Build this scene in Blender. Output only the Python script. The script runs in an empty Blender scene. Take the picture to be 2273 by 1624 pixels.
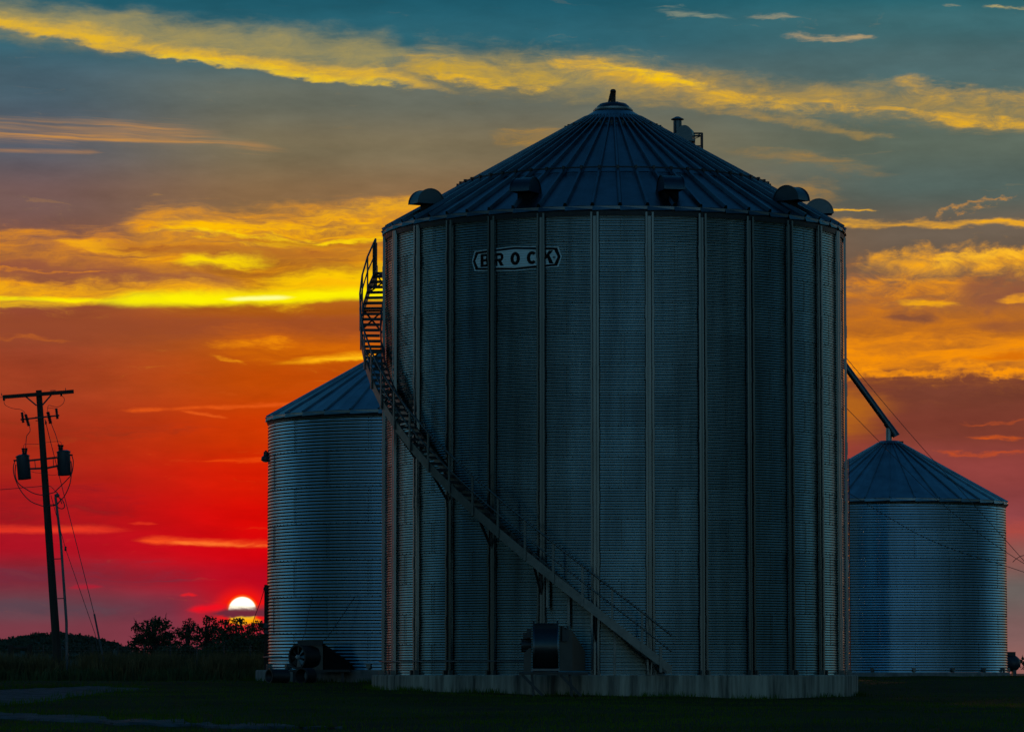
import bpy, bmesh, math, random
import numpy as np
from mathutils import Vector, Matrix
PI = math.pi
R_ = math.radians
random.seed(7)
rng = np.random.default_rng(11)
SC = bpy.context.scene
COL = SC.collection

# ------------------------------------------------------------------ camera
CAMZ = 1.7
FPX, CX, CY, HOR = 8300.0, 1136.5, 812.0, 1495.0      # focal length, centre, horizon (in 2273 px wide units)
PITCH = math.atan((HOR - CY) / FPX)
cam_d = bpy.data.cameras.new("camera")
cam = bpy.data.objects.new("camera", cam_d); COL.objects.link(cam)
cam.location = (0, 0, CAMZ)
cam.rotation_euler = (PI / 2 + PITCH, 0, 0)
cam_d.sensor_width = 36.0
cam_d.lens = 36.0 * FPX / 2273.0
cam_d.clip_start = 0.5
cam_d.clip_end = 20000
SC.camera = cam
SC.view_settings.view_transform = 'Standard'
SC.view_settings.look = 'None'
SC.view_settings.exposure = 0.0
SC.view_settings.gamma = 1.0
SC.view_settings.use_curve_mapping = False
SC.cycles.max_bounces = 5
SC.cycles.diffuse_bounces = 2
SC.cycles.glossy_bounces = 3
SC.cycles.caustics_reflective = False
SC.cycles.caustics_refractive = False
SC.cycles.sample_clamp_indirect = 3.0

def P(u, v, d):
    """world point at distance d (along y) seen at u, v"""
    x = (u - CX) / FPX; zc = -(v - CY) / FPX
    Y = math.cos(PITCH) - zc * math.sin(PITCH)
    Z = math.sin(PITCH) + zc * math.cos(PITCH)
    return Vector((x * d / Y, d, CAMZ + Z * d / Y))

def lin(c):
    out = []
    for k in c:
        k = k / 255.0
        out.append(k / 12.92 if k <= 0.04045 else ((k + 0.055) / 1.055) ** 2.4)
    return tuple(out)

# ------------------------------------------------------------------ sky
SUN_AZ = (540 - CX) / FPX
SUN_EL = (HOR - 1355) / FPX

world = bpy.data.worlds.new("World")
SC.world = world
world.use_nodes = True
NT = world.node_tree
NT.nodes.clear()

class V:
    """a scalar socket with arithmetic"""
    def __init__(s, sock): s.s = sock
    def __add__(a, b): return mth('ADD', a, b)
    def __radd__(a, b): return mth('ADD', a, b)
    def __sub__(a, b): return mth('SUBTRACT', a, b)
    def __rsub__(a, b): return mth('SUBTRACT', b, a)
    def __mul__(a, b): return mth('MULTIPLY', a, b)
    def __rmul__(a, b): return mth('MULTIPLY', a, b)
    def __truediv__(a, b): return mth('DIVIDE', a, b)
def put(sock, val):
    if isinstance(val, V): NT.links.new(val.s, sock)
    else: sock.default_value = val
def mth(op, *args, clamp=False):
    n = NT.nodes.new('ShaderNodeMath'); n.operation = op; n.use_clamp = clamp
    for i, a in enumerate(args): put(n.inputs[i], a)
    return V(n.outputs[0])
def sstep(x, a, b):
    n = NT.nodes.new('ShaderNodeMapRange'); n.interpolation_type = 'SMOOTHSTEP'
    put(n.inputs['Value'], x)
    n.inputs['From Min'].default_value = a; n.inputs['From Max'].default_value = b
    return V(n.outputs['Result'])
def fall(x, a, b):
    n = NT.nodes.new('ShaderNodeMapRange'); n.interpolation_type = 'SMOOTHSTEP'
    put(n.inputs['Value'], x)
    n.inputs['From Min'].default_value = a; n.inputs['From Max'].default_value = b
    n.inputs['To Min'].default_value = 1.0; n.inputs['To Max'].default_value = 0.0
    return V(n.outputs['Result'])
def mixc(a, b, f):
    n = NT.nodes.new('ShaderNodeMix'); n.data_type = 'RGBA'
    for sock, c in ((n.inputs[6], a), (n.inputs[7], b)):
        if isinstance(c, tuple): sock.default_value = (*c, 1.0)
        else: NT.links.new(c, sock)
    put(n.inputs[0], f)
    return n.outputs[2]
def noise(u, v, su, sv, seed, detail=4.0, rough=0.55, dist=0.0):
    c = NT.nodes.new('ShaderNodeCombineXYZ')
    put(c.inputs[0], u * (1.0 / su)); put(c.inputs[1], v * (1.0 / sv)); c.inputs[2].default_value = seed
    n = NT.nodes.new('ShaderNodeTexNoise')
    n.inputs['Scale'].default_value = 1.0; n.inputs['Detail'].default_value = detail
    n.inputs['Roughness'].default_value = rough; n.inputs['Distortion'].default_value = dist
    NT.links.new(c.outputs[0], n.inputs['Vector'])
    return V(n.outputs['Fac'])
def ramp(fac, stops, interp='EASE'):
    n = NT.nodes.new('ShaderNodeValToRGB'); n.color_ramp.interpolation = interp
    els = n.color_ramp.elements
    while len(els) < len(stops): els.new(0.5)
    for e, (p, c) in zip(els, stops):
        e.position = p; e.color = (*lin(c), 1)
    NT.links.new(fac.s, n.inputs[0])
    return n.outputs[0]

tc = NT.nodes.new('ShaderNodeTexCoord')
sep = NT.nodes.new('ShaderNodeSeparateXYZ'); NT.links.new(tc.outputs['Generated'], sep.inputs[0])
DX, DY, DZ = V(sep.outputs[0]), V(sep.outputs[1]), V(sep.outputs[2])
AZ = mth('ARCTAN2', DX, DY)
EL = mth('ARCSINE', DZ)
U = AZ * FPX + CX                       # azimuth, in units of 1/8300 rad
W = HOR - EL * FPX                      # elevation counted downwards, the horizon at 1495
FAC = mth('DIVIDE', EL * FPX, 1600.0, clamp=True)
def at(v): return max(0.0, (HOR - v) / 1600.0)

left = ramp(FAC, [(at(1495), (132, 84, 82)), (at(1420), (120, 62, 72)), (at(1350), (100, 66, 76)), (at(1280), (126, 38, 52)),
                  (at(1215), (172, 18, 34)), (at(1120), (168, 24, 26)), (at(1000), (166, 42, 22)), (at(850), (160, 62, 34)),
                  (at(720), (146, 70, 46)), (at(600), (140, 84, 60)), (at(450), (116, 88, 84)), (at(330), (88, 92, 102)),
                  (at(200), (72, 96, 108)), (at(80), (50, 98, 112)), (at(0), (32, 92, 108)), (1.0, (28, 88, 106))])
midc = ramp(FAC, [(at(1495), (150, 70, 76)), (at(1420), (134, 48, 68)), (at(1350), (124, 30, 54)), (at(1290), (176, 8, 32)), (at(1230), (212, 2, 10)),
                  (at(1150), (222, 8, 2)), (at(1060), (214, 26, 0)), (at(960), (206, 54, 0)), (at(850), (190, 72, 4)),
                  (at(740), (176, 84, 14)), (at(620), (168, 98, 30)), (at(450), (136, 104, 70)), (at(330), (122, 110, 84)),
                  (at(220), (104, 108, 96)), (at(90), (44, 98, 112)), (at(0), (30, 88, 104)), (1.0, (28, 86, 104))])
right = ramp(FAC, [(at(1495), (150, 98, 92)), (at(1400), (122, 90, 88)), (at(1310), (110, 100, 96)), (at(1240), (134, 84, 78)),
                   (at(1150), (142, 66, 68)), (at(1050), (140, 62, 58)), (at(950), (126, 60, 46)), (at(870), (116, 60, 44)),
                   (at(760), (150, 84, 40)), (at(620), (110, 88, 72)), (at(520), (106, 92, 78)), (at(420), (84, 100, 94)),
                   (at(330), (92, 104, 92)), (at(150), (76, 104, 106)), (at(60), (60, 104, 110)), (at(0), (40, 98, 108)), (1.0, (34, 94, 106))])
base = mixc(left, midc, sstep(U, 40, 620))
base = mixc(base, right, sstep(U, 1200, 2050))

# noise fields shared by the clouds
def boost(n, g=3.0): return mth('MULTIPLY_ADD', n, g, 0.5 - 0.5 * g, clamp=True)
nA = noise(U, W, 260, 70, 3.1, 4.0, 0.55)
nB = noise(U, W, 64, 22, 8.7, 5.0, 0.62)
WV = W + (nA - 0.5) * 90.0
TEX = boost(noise(U, WV, 210, 26, 1.3, 8.0, 0.70, 0.22), 3.6)            # long wisps
FIB = boost(noise(U, W + (nA - 0.5) * 26.0 - U * 0.045, 300, 8, 5.9, 4.0, 0.62, 0.1), 2.8)  # fine fibres
PUF = noise(U, W, 66, 44, 2.2, 6.0, 0.6, 0.3)                           # billows
PUFT = boost(noise(U, W, 90, 34, 12.2, 7.0, 0.70, 0.6), 3.4)
WW = W + (nA - 0.5) * 70.0 + (nB - 0.5) * 34.0
WB = W + (PUF - 0.5) * 95.0
WS = W + (nA - 0.5) * 16.0 + (nB - 0.5) * 13.0
TEXW = TEX * 0.45 + PUFT * 0.55

_sc = NT.nodes.new('ShaderNodeVectorMath'); _sc.operation = 'SCALE'
NT.links.new(base, _sc.inputs[0]); put(_sc.inputs['Scale'], mth('MULTIPLY_ADD', nA * 0.75 + nB * 0.25, 0.80, 0.60))
base = _sc.outputs[0]                                                     # thin veil of unevenness over the clear sky
CLOUDS = []
def cloud(x0, y0, x1, y1, wt, wb, c, st=1.0, k=0.7, fade=None, wv=None, tex=None):
    CLOUDS.append((x0, y0, x1, y1, wt, wb, c, st, k, fade, wv or WW, tex or TEX))
# one cloud as a node group: a soft, tapering streak eroded by a texture, laid over the colour below it
CG = bpy.data.node_groups.new("cloud", 'ShaderNodeTree')
for nm, ty in (('Col', 'NodeSocketColor'), ('U', 'NodeSocketFloat'), ('W', 'NodeSocketFloat'), ('Tex', 'NodeSocketFloat'), ('Slope', 'NodeSocketFloat'), ('Off', 'NodeSocketFloat'),
               ('T0', 'NodeSocketFloat'), ('T1', 'NodeSocketFloat'), ('B0', 'NodeSocketFloat'), ('B1', 'NodeSocketFloat'), ('X0', 'NodeSocketFloat'), ('X0f', 'NodeSocketFloat'), ('X1f', 'NodeSocketFloat'), ('X1', 'NodeSocketFloat'),
               ('K1', 'NodeSocketFloat'), ('K2', 'NodeSocketFloat'), ('St', 'NodeSocketFloat'), ('Paint', 'NodeSocketColor')):
    CG.interface.new_socket(nm, in_out='INPUT', socket_type=ty)
CG.interface.new_socket('Col', in_out='OUTPUT', socket_type='NodeSocketColor')
_main = NT
NT = CG
gi = NT.nodes.new('NodeGroupInput'); go = NT.nodes.new('NodeGroupOutput')
def G(n): return V(gi.outputs[n])
def mr(x, a, b, lo=0.0, hi=1.0):
    n = NT.nodes.new('ShaderNodeMapRange'); n.interpolation_type = 'SMOOTHSTEP'
    put(n.inputs['Value'], x); put(n.inputs['From Min'], a); put(n.inputs['From Max'], b)
    n.inputs['To Min'].default_value = lo; n.inputs['To Max'].default_value = hi
    return V(n.outputs['Result'])
_d = mth('MULTIPLY_ADD', G('U'), G('Slope'), G('W')) - G('Off')
_al = mr(G('U'), G('X0'), G('X0f')) * mr(G('U'), G('X1f'), G('X1'), 1.0, 0.0)
_d = _d / mth('MAXIMUM', mth('SQRT', _al), 0.08)
_p = mr(_d, G('T0'), G('T1')) * mr(_d, G('B0'), G('B1'), 1.0, 0.0) * _al
_m = sstep(mth('MULTIPLY_ADD', G('Tex'), G('K1'), _p), -0.03, 0.85) * mth('MULTIPLY_ADD', G('Tex'), G('K2'), 1.0) * G('St')
NT.links.new(mixc(gi.outputs['Col'], gi.outputs['Paint'], _m), go.inputs[0])
NT = _main
def paint(col, q):
    x0, y0, x1, y1, wt, wb, c, st, k, fade, wv, tex = q
    wt *= 1.45; wb *= 1.4
    s = (y1 - y0) / (x1 - x0)
    fade = fade or min(160, 0.4 * (x1 - x0))
    n = NT.nodes.new('ShaderNodeGroup'); n.node_tree = CG
    NT.links.new(col, n.inputs['Col']); put(n.inputs['U'], U); put(n.inputs['W'], wv); put(n.inputs['Tex'], tex)
    for nm, val in (('Slope', -s), ('Off', y0 - s * x0), ('T0', -wt), ('T1', wt * 0.25), ('B0', -wb * 0.15), ('B1', wb), ('X0', x0), ('X0f', x0 + fade), ('X1f', x1 - fade), ('X1', x1),
                    ('K1', -0.55 * k), ('K2', -min(0.95, 1.05 * k)), ('St', min(1.0, st * (1 + 0.35 * k)))):
        n.inputs[nm].default_value = val
    n.inputs['Paint'].default_value = (*lin(c), 1)
    return n.outputs[0]

Yl, Or = (255, 196, 12), (236, 150, 12)
# upper diagonal band
cloud(-500, 20, 980, 128, 52, 62, (182, 158, 84), 0.70, 0.35, tex=TEXW)
cloud(820, 120, 1560, 190, 66, 76, (186, 156, 76), 0.70, 0.6, tex=TEXW)
cloud(1240, 170, 3000, 330, 52, 58, (196, 154, 62), 0.72, 0.6, tex=TEXW)
cloud(-500, 8, 1120, 222, 32, 14, (240, 186, 26), 1.0, 0.4, 300, tex=TEXW)
cloud(160, 108, 1010, 218, 18, 11, (255, 208, 0), 1.0, 0.55, 300, tex=TEXW)
cloud(760, 150, 1360, 178, 40, 40, (206, 164, 50), 0.75, 0.7, 200, tex=TEXW)
cloud(900, 172, 1300, 196, 12, 14, (240, 184, 24), 0.8, 0.9, 140, tex=TEXW)
cloud(1120, 118, 1940, 280, 26, 30, (244, 184, 18), 0.95, 0.9, 200, tex=TEXW)
cloud(1260, 145, 1640, 212, 14, 16, (255, 204, 4), 0.9, 0.8, 120, tex=TEXW)
cloud(1720, 232, 2420, 300, 16, 22, (240, 178, 28), 0.8, 1.0, 160, tex=TEXW)
cloud(1920, 190, 2500, 262, 22, 40, (206, 160, 64), 0.7, 0.9, 120, tex=TEXW)
cloud(1500, 232, 2060, 322, 15, 14, (188, 146, 62), 0.6, 0.6, 160, tex=TEXW)
# thin high wisps upper right
cloud(1420, 18, 1660, 52, 16, 14, (140, 146, 124), 0.7, 1.0, 90, tex=TEX)
cloud(1640, 44, 1800, 56, 9, 9, (160, 150, 120), 0.7, 0.9, 60)
cloud(1700, 86, 1990, 100, 14, 12, (176, 152, 112), 0.75, 0.9, 80)
cloud(2085, 34, 2150, 36, 8, 7, (160, 152, 118), 0.7, 0.6, 24)
cloud(2170, 28, 2500, 34, 6, 7, (188, 170, 110), 0.7, 0.7, 40)
# left fibres
cloud(-300, 288, 600, 300, 30, 44, (172, 128, 84), 0.55, 0.7, 240, wv=W, tex=FIB)
cloud(-300, 306, 560, 322, 12, 14, (208, 144, 64), 0.7, 0.8, 160, wv=W, tex=FIB)
cloud(120, 268, 720, 348, 14, 22, (186, 134, 78), 0.62, 0.8, 180, wv=W, tex=FIB)
cloud(-300, 345, 250, 348, 8, 7, (176, 126, 80), 0.7, 0.7, 60, wv=W, tex=FIB)
# glows beside the roof
cloud(1040, 296, 1300, 300, 22, 26, (176, 132, 56), 0.6, 0.8, 80)
cloud(1540, 326, 2060, 400, 24, 26, (160, 124, 66), 0.6, 0.7, 160)
cloud(1500, 420, 1930, 430, 34, 34, (176, 128, 52), 0.6, 0.7, 120)
# golden cloud added out of view at both sides, warming the bins' edges
cloud(-9000, 560, -380, 560, 190, 240, (226, 146, 30), 0.85, 0.8, 500)
cloud(2500, 640, 12000, 620, 170, 220, (220, 142, 30), 0.85, 0.8, 500)
cloud(-9000, 150, -380, 120, 120, 140, (206, 158, 60), 0.7, 0.9, 500)
cloud(2500, 300, 12000, 260, 120, 140, (200, 152, 60), 0.7, 0.9, 500)
# the bright mass on the left
cloud(-600, 548, 420, 556, 60, 150, (214, 132, 36), 0.85, 0.7, 200)
cloud(200, 500, 1500, 452, 46, 230, (244, 158, 2), 1.0, 0.62, 150)
cloud(290, 506, 1200, 500, 18, 34, (255, 190, 0), 0.9, 0.9, 110)
cloud(560, 492, 1300, 430, 22, 34, (255, 186, 6), 0.95, 0.8, 180)
cloud(420, 548, 1100, 520, 12, 14, (255, 214, 0), 0.9, 0.9, 180)
cloud(60, 540, 420, 578, 18, 18, (252, 176, 14), 0.85, 0.9, 120)
cloud(340, 592, 660, 572, 24, 20, (255, 220, 0), 1.0, 0.45, 110)
cloud(-400, 572, 600, 642, 34, 34, (142, 78, 62), 1.0, 0.45, 110)
cloud(-400, 604, 300, 612, 5, 5, (216, 128, 30), 0.7, 0.6, 120)
cloud(640, 588, 900, 600, 12, 12, (178, 102, 30), 0.7, 0.6, 90)
cloud(-500, 520, 360, 528, 14, 26, (222, 138, 30), 0.7, 0.9, 160)
cloud(120, 556, 900, 566, 20, 20, (160, 86, 42), 0.9, 0.8, 220)
cloud(420, 532, 1000, 546, 14, 14, (176, 96, 30), 0.85, 0.8, 160)
cloud(600, 592, 1000, 604, 16, 14, (168, 92, 36), 0.85, 0.6, 120)
cloud(240, 520, 900, 536, 9, 10, (255, 212, 10), 0.8, 1.0, 160)
cloud(-200, 628, 500, 640, 10, 10, (232, 140, 24), 0.7, 0.9, 160)
cloud(500, 640, 1300, 585, 44, 60, (255, 206, 0), 0.95, 0.4, 150)
cloud(-600, 655, 1300, 640, 30, 26, (252, 176, 8), 0.85, 0.5, 200)
cloud(-700, 683, 330, 676, 16, 17, (255, 200, 4), 0.95, 0.45, 260, wv=WS)
cloud(-700, 673, 330, 671, 9, 8, (255, 236, 0), 0.9, 0.4, 200, wv=WS)
cloud(140, 678, 1300, 640, 24, 18, (255, 242, 0), 1.0, 0.12, 180, wv=WS)
cloud(478, 668, 668, 662, 6.5, 6.5, (255, 255, 150), 1.0, 0.08, 60, wv=W + (nB - 0.5) * 5.0)
# below the mass
cloud(-700, 735, 1400, 712, 26, 60, (150, 72, 42), 0.75, 0.3, 300, wv=WS)
cloud(-300, 760, 220, 758, 10, 8, (190, 96, 34), 0.6, 0.8, 100)
cloud(360, 770, 1200, 770, 60, 60, (214, 104, 4), 0.75, 0.5, 200)
cloud(400, 776, 700, 758, 16, 16, (240, 138, 8), 0.85, 0.7, 100)
cloud(440, 786, 570, 822, 11, 9, (255, 164, 20), 0.8, 0.8, 50)
cloud(570, 812, 1000, 780, 15, 9, (255, 172, 14), 0.95, 0.5, 110, wv=WS)
cloud(660, 806, 1000, 784, 7, 5, (255, 192, 20), 0.8, 0.4, 110, wv=WS)
cloud(225, 917, 760, 896, 8, 7, (238, 92, 22), 0.85, 0.6, 120, wv=WS)
cloud(370, 912, 540, 936, 6, 5, (240, 96, 26), 0.8, 0.6, 60, wv=WS)
cloud(400, 1026, 900, 1020, 9, 8, (250, 84, 14), 0.7, 0.6, 130, wv=WS)
cloud(-500, 1184, 350, 1178, 16, 11, (240, 58, 34), 0.85, 0.4, 140, wv=WS)
cloud(270, 1163, 370, 1162, 5, 4, (240, 60, 30), 0.6, 0.4, 40, wv=WS)
cloud(270, 1200, 980, 1226, 17, 11, (255, 84, 30), 0.95, 0.5, 90, wv=WS)
cloud(330, 1206, 900, 1222, 9, 6, (255, 124, 44), 0.7, 0.7, 90, wv=WS)
cloud(-900, 1130, 420, 1110, 60, 70, (138, 22, 30), 0.55, 0.8, 200)
cloud(-900, 1268, 520, 1285, 40, 44, (112, 44, 62), 0.6, 0.8, 200)
cloud(-900, 1350, 420, 1348, 26, 24, (86, 66, 78), 0.6, 0.7, 260)
cloud(-900, 960, 600, 950, 30, 34, (150, 48, 24), 0.6, 0.9, 260)
cloud(140, 1308, 250, 1304, 9, 6, (196, 14, 44), 0.6, 0.4, 40, wv=WS)
cloud(395, 1326, 450, 1322, 4.5, 4, (240, 30, 36), 0.85, 0.3, 20, wv=WS)
# right-hand cumulus
cloud(1500, 468, 1972, 462, 7, 7, (255, 186, 20), 0.95, 0.5, 60)
cloud(1500, 486, 2380, 520, 14, 14, (250, 176, 22), 0.9, 0.5, 110)
cloud(2000, 512, 2280, 428, 8, 12, (206, 142, 58), 0.75, 0.9, 50, wv=WB, tex=PUFT)
cloud(1500, 715, 3000, 690, 150, 180, (206, 118, 24), 0.95, 0.55, 240, wv=WB, tex=TEXW)
cloud(1700, 640, 2300, 650, 26, 40, (226, 140, 28), 0.8, 0.9, 160, wv=WB, tex=PUFT)
cloud(1860, 590, 2700, 548, 30, 62, (252, 170, 24), 1.0, 0.5, 120, wv=WB, tex=PUFT)
cloud(2030, 578, 2330, 560, 12, 30, (255, 190, 44), 0.85, 0.7, 80, wv=WB, tex=PUFT)
cloud(2060, 662, 3000, 640, 52, 60, (136, 82, 62), 0.95, 0.4, 130, wv=WB, tex=TEXW)
cloud(1930, 708, 2120, 712, 16, 15, (128, 76, 54), 0.85, 0.3, 70)
cloud(1960, 682, 2160, 686, 14, 12, (255, 178, 8), 0.95, 0.4, 70)
cloud(2190, 668, 2500, 664, 12, 14, (246, 162, 26), 0.8, 0.5, 60)
cloud(2100, 728, 3000, 732, 26, 22, (148, 84, 50), 0.8, 0.4, 120)
cloud(1500, 776, 3000, 800, 46, 60, (255, 150, 2), 1.0, 0.45, 120)
cloud(2080, 800, 3000, 812, 14, 14, (206, 98, 8), 0.7, 0.5, 160)
cloud(1500, 822, 3000, 838, 12, 20, (255, 152, 8), 0.85, 0.5, 160, wv=WB)
cloud(1500, 880, 2060, 900, 40, 110, (196, 112, 12), 0.65, 0.2, 200)
cloud(2100, 934, 2600, 938, 6, 6, (196, 82, 32), 0.7, 0.6, 50)
cloud(2120, 968, 2300, 972, 9, 10, (206, 84, 24), 0.85, 0.5, 60)
cloud(2030, 1020, 2330, 1014, 8, 7, (200, 78, 30), 0.7, 0.6, 90)
cloud(1500, 1180, 3000, 1200, 40, 40, (176, 72, 62), 0.6, 0.5, 240)

# glow round the sun, the disc, and the cloud bank that cuts it
dA = (U - 540.0); dW = (W - 1356.0)
def sun_glow(col):
    r2 = mth('SQRT', dA * dA + dW * dW)
    col = mixc(col, lin((226, 2, 14)), fall(mth('SQRT', dA * dA * 0.5 + dW * dW), 20, 120) * 0.55)
    col = mixc(col, lin((255, 20, 0)), fall(mth('SQRT', dA * dA * 0.7 + dW * dW), 24, 66) * 0.95)
    col = mixc(col, lin((255, 120, 10)), fall(r2, 28, 38) * 0.9)
    hot = mixc(lin((255, 200, 40)), (1.6, 1.5, 1.15), sstep(mth('MULTIPLY', dW, -1.0), -14, 0))
    return mixc(col, hot, fall(r2, 28.0, 32.5))
CLOUDS.append('sun')
WD = W + (nB - 0.5) * 34.0
for _k in range(3): cloud(440 + 20 * _k, 1364, 720 - 20 * _k, 1359, 20, 10, (108, 40, 56), 1.0, 0.0, 60, wv=WD)
cloud(400, 1358, 530, 1346, 14, 13, (246, 12, 30), 1.0, 0.25, 50, wv=WS)
cloud(-800, 1392, 900, 1392, 22, 120, (128, 52, 66), 0.45, 0.2, 260, wv=W)
cloud(500, 1379, 590, 1379, 8, 7, (255, 168, 0), 0.95, 0.15, 20, wv=W)
# the sky is assembled by zones so that only the clouds near a direction are worked out for it;
# a cloud that reaches into two zones is in both, so the zones join without a seam
XS, YS1, YS2 = 1150.0, 430.0, 860.0
def zone(xa, xb, ya, yb):
    col = base
    for q in CLOUDS:
        if q == 'sun':
            if xa <= 540 <= xb and ya <= 1356 <= yb: col = sun_glow(col)
            continue
        x0, y0, x1, y1, wt, wb = q[:6]
        if x1 < xa or x0 > xb: continue
        s = (y1 - y0) / (x1 - x0)
        lo, hi = max(x0, xa), min(x1, xb)
        e = [y0 + s * (lo - x0), y0 + s * (hi - x0)]
        if max(e) + wb + 45 < ya or min(e) - wt - 45 > yb: continue
        col = paint(col, q)
    n = NT.nodes.new('ShaderNodeBackground'); NT.links.new(col, n.inputs[0])
    return n.outputs[0]
def mixs(a, b, f):
    n = NT.nodes.new('ShaderNodeMixShader'); put(n.inputs[0], f)
    NT.links.new(a, n.inputs[1]); NT.links.new(b, n.inputs[2]); return n.outputs[0]
fx = sstep(U, XS - 10, XS + 10); f1 = sstep(W, YS1 - 8, YS1 + 8); f2 = sstep(W, YS2 - 8, YS2 + 8)
BIGN = 99999
cols = []
for xa, xb in ((-BIGN, XS + 12), (XS - 12, BIGN)):
    top_ = zone(xa, xb, -BIGN, YS1 + 10); mid_ = zone(xa, xb, YS1 - 10, YS2 + 10); low_ = zone(xa, xb, YS2 - 10, BIGN)
    cols.append(mixs(top_, mixs(mid_, low_, f2), f1))
west = mixs(cols[0], cols[1], fx)

# away from the sunset and towards the zenith the unseen sky is a ramp shaped for the bins' reflections, plus tinted Nishita
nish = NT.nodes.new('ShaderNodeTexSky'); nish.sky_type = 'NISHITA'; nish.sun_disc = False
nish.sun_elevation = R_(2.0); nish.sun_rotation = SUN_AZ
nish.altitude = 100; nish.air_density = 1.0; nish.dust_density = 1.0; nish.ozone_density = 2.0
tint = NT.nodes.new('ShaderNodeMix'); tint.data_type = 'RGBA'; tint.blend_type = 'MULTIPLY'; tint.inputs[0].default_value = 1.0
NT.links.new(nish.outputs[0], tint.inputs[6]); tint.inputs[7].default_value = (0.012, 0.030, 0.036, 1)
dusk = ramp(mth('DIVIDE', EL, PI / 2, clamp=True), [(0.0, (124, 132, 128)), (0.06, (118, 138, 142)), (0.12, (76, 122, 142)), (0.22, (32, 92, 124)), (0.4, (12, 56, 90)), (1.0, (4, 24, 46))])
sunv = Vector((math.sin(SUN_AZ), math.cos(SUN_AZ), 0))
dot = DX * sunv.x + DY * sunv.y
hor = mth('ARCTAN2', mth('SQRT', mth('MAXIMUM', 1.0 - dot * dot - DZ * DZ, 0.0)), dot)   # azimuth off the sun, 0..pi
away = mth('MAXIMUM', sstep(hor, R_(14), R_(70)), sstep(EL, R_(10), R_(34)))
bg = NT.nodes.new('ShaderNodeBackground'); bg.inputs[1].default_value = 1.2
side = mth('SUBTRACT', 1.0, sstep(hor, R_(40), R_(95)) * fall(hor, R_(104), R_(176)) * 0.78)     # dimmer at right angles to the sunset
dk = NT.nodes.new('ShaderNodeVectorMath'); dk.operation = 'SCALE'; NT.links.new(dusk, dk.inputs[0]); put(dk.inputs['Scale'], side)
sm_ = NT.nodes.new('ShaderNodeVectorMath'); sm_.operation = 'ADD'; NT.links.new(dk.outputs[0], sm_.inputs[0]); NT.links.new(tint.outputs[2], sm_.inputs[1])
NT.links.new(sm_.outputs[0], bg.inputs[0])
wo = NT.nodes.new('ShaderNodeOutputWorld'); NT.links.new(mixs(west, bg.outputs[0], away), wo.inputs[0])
world.cycles.sampling_method = 'MANUAL'; world.cycles.sample_map_resolution = 512
SC.cycles.use_adaptive_sampling = True; SC.cycles.adaptive_threshold = 0.015

# ------------------------------------------------------------------ sun
sd = bpy.data.lights.new("sun", 'SUN'); sd.energy = 0.6; sd.angle = R_(0.5); sd.color = (1.0, 0.36, 0.12)
so = bpy.data.objects.new("sun", sd); COL.objects.link(so)
so.rotation_euler = (Vector((-math.sin(SUN_AZ) * math.cos(SUN_EL), -math.cos(SUN_AZ) * math.cos(SUN_EL), -math.sin(SUN_EL)))).to_track_quat('-Z', 'Y').to_euler()

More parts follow.
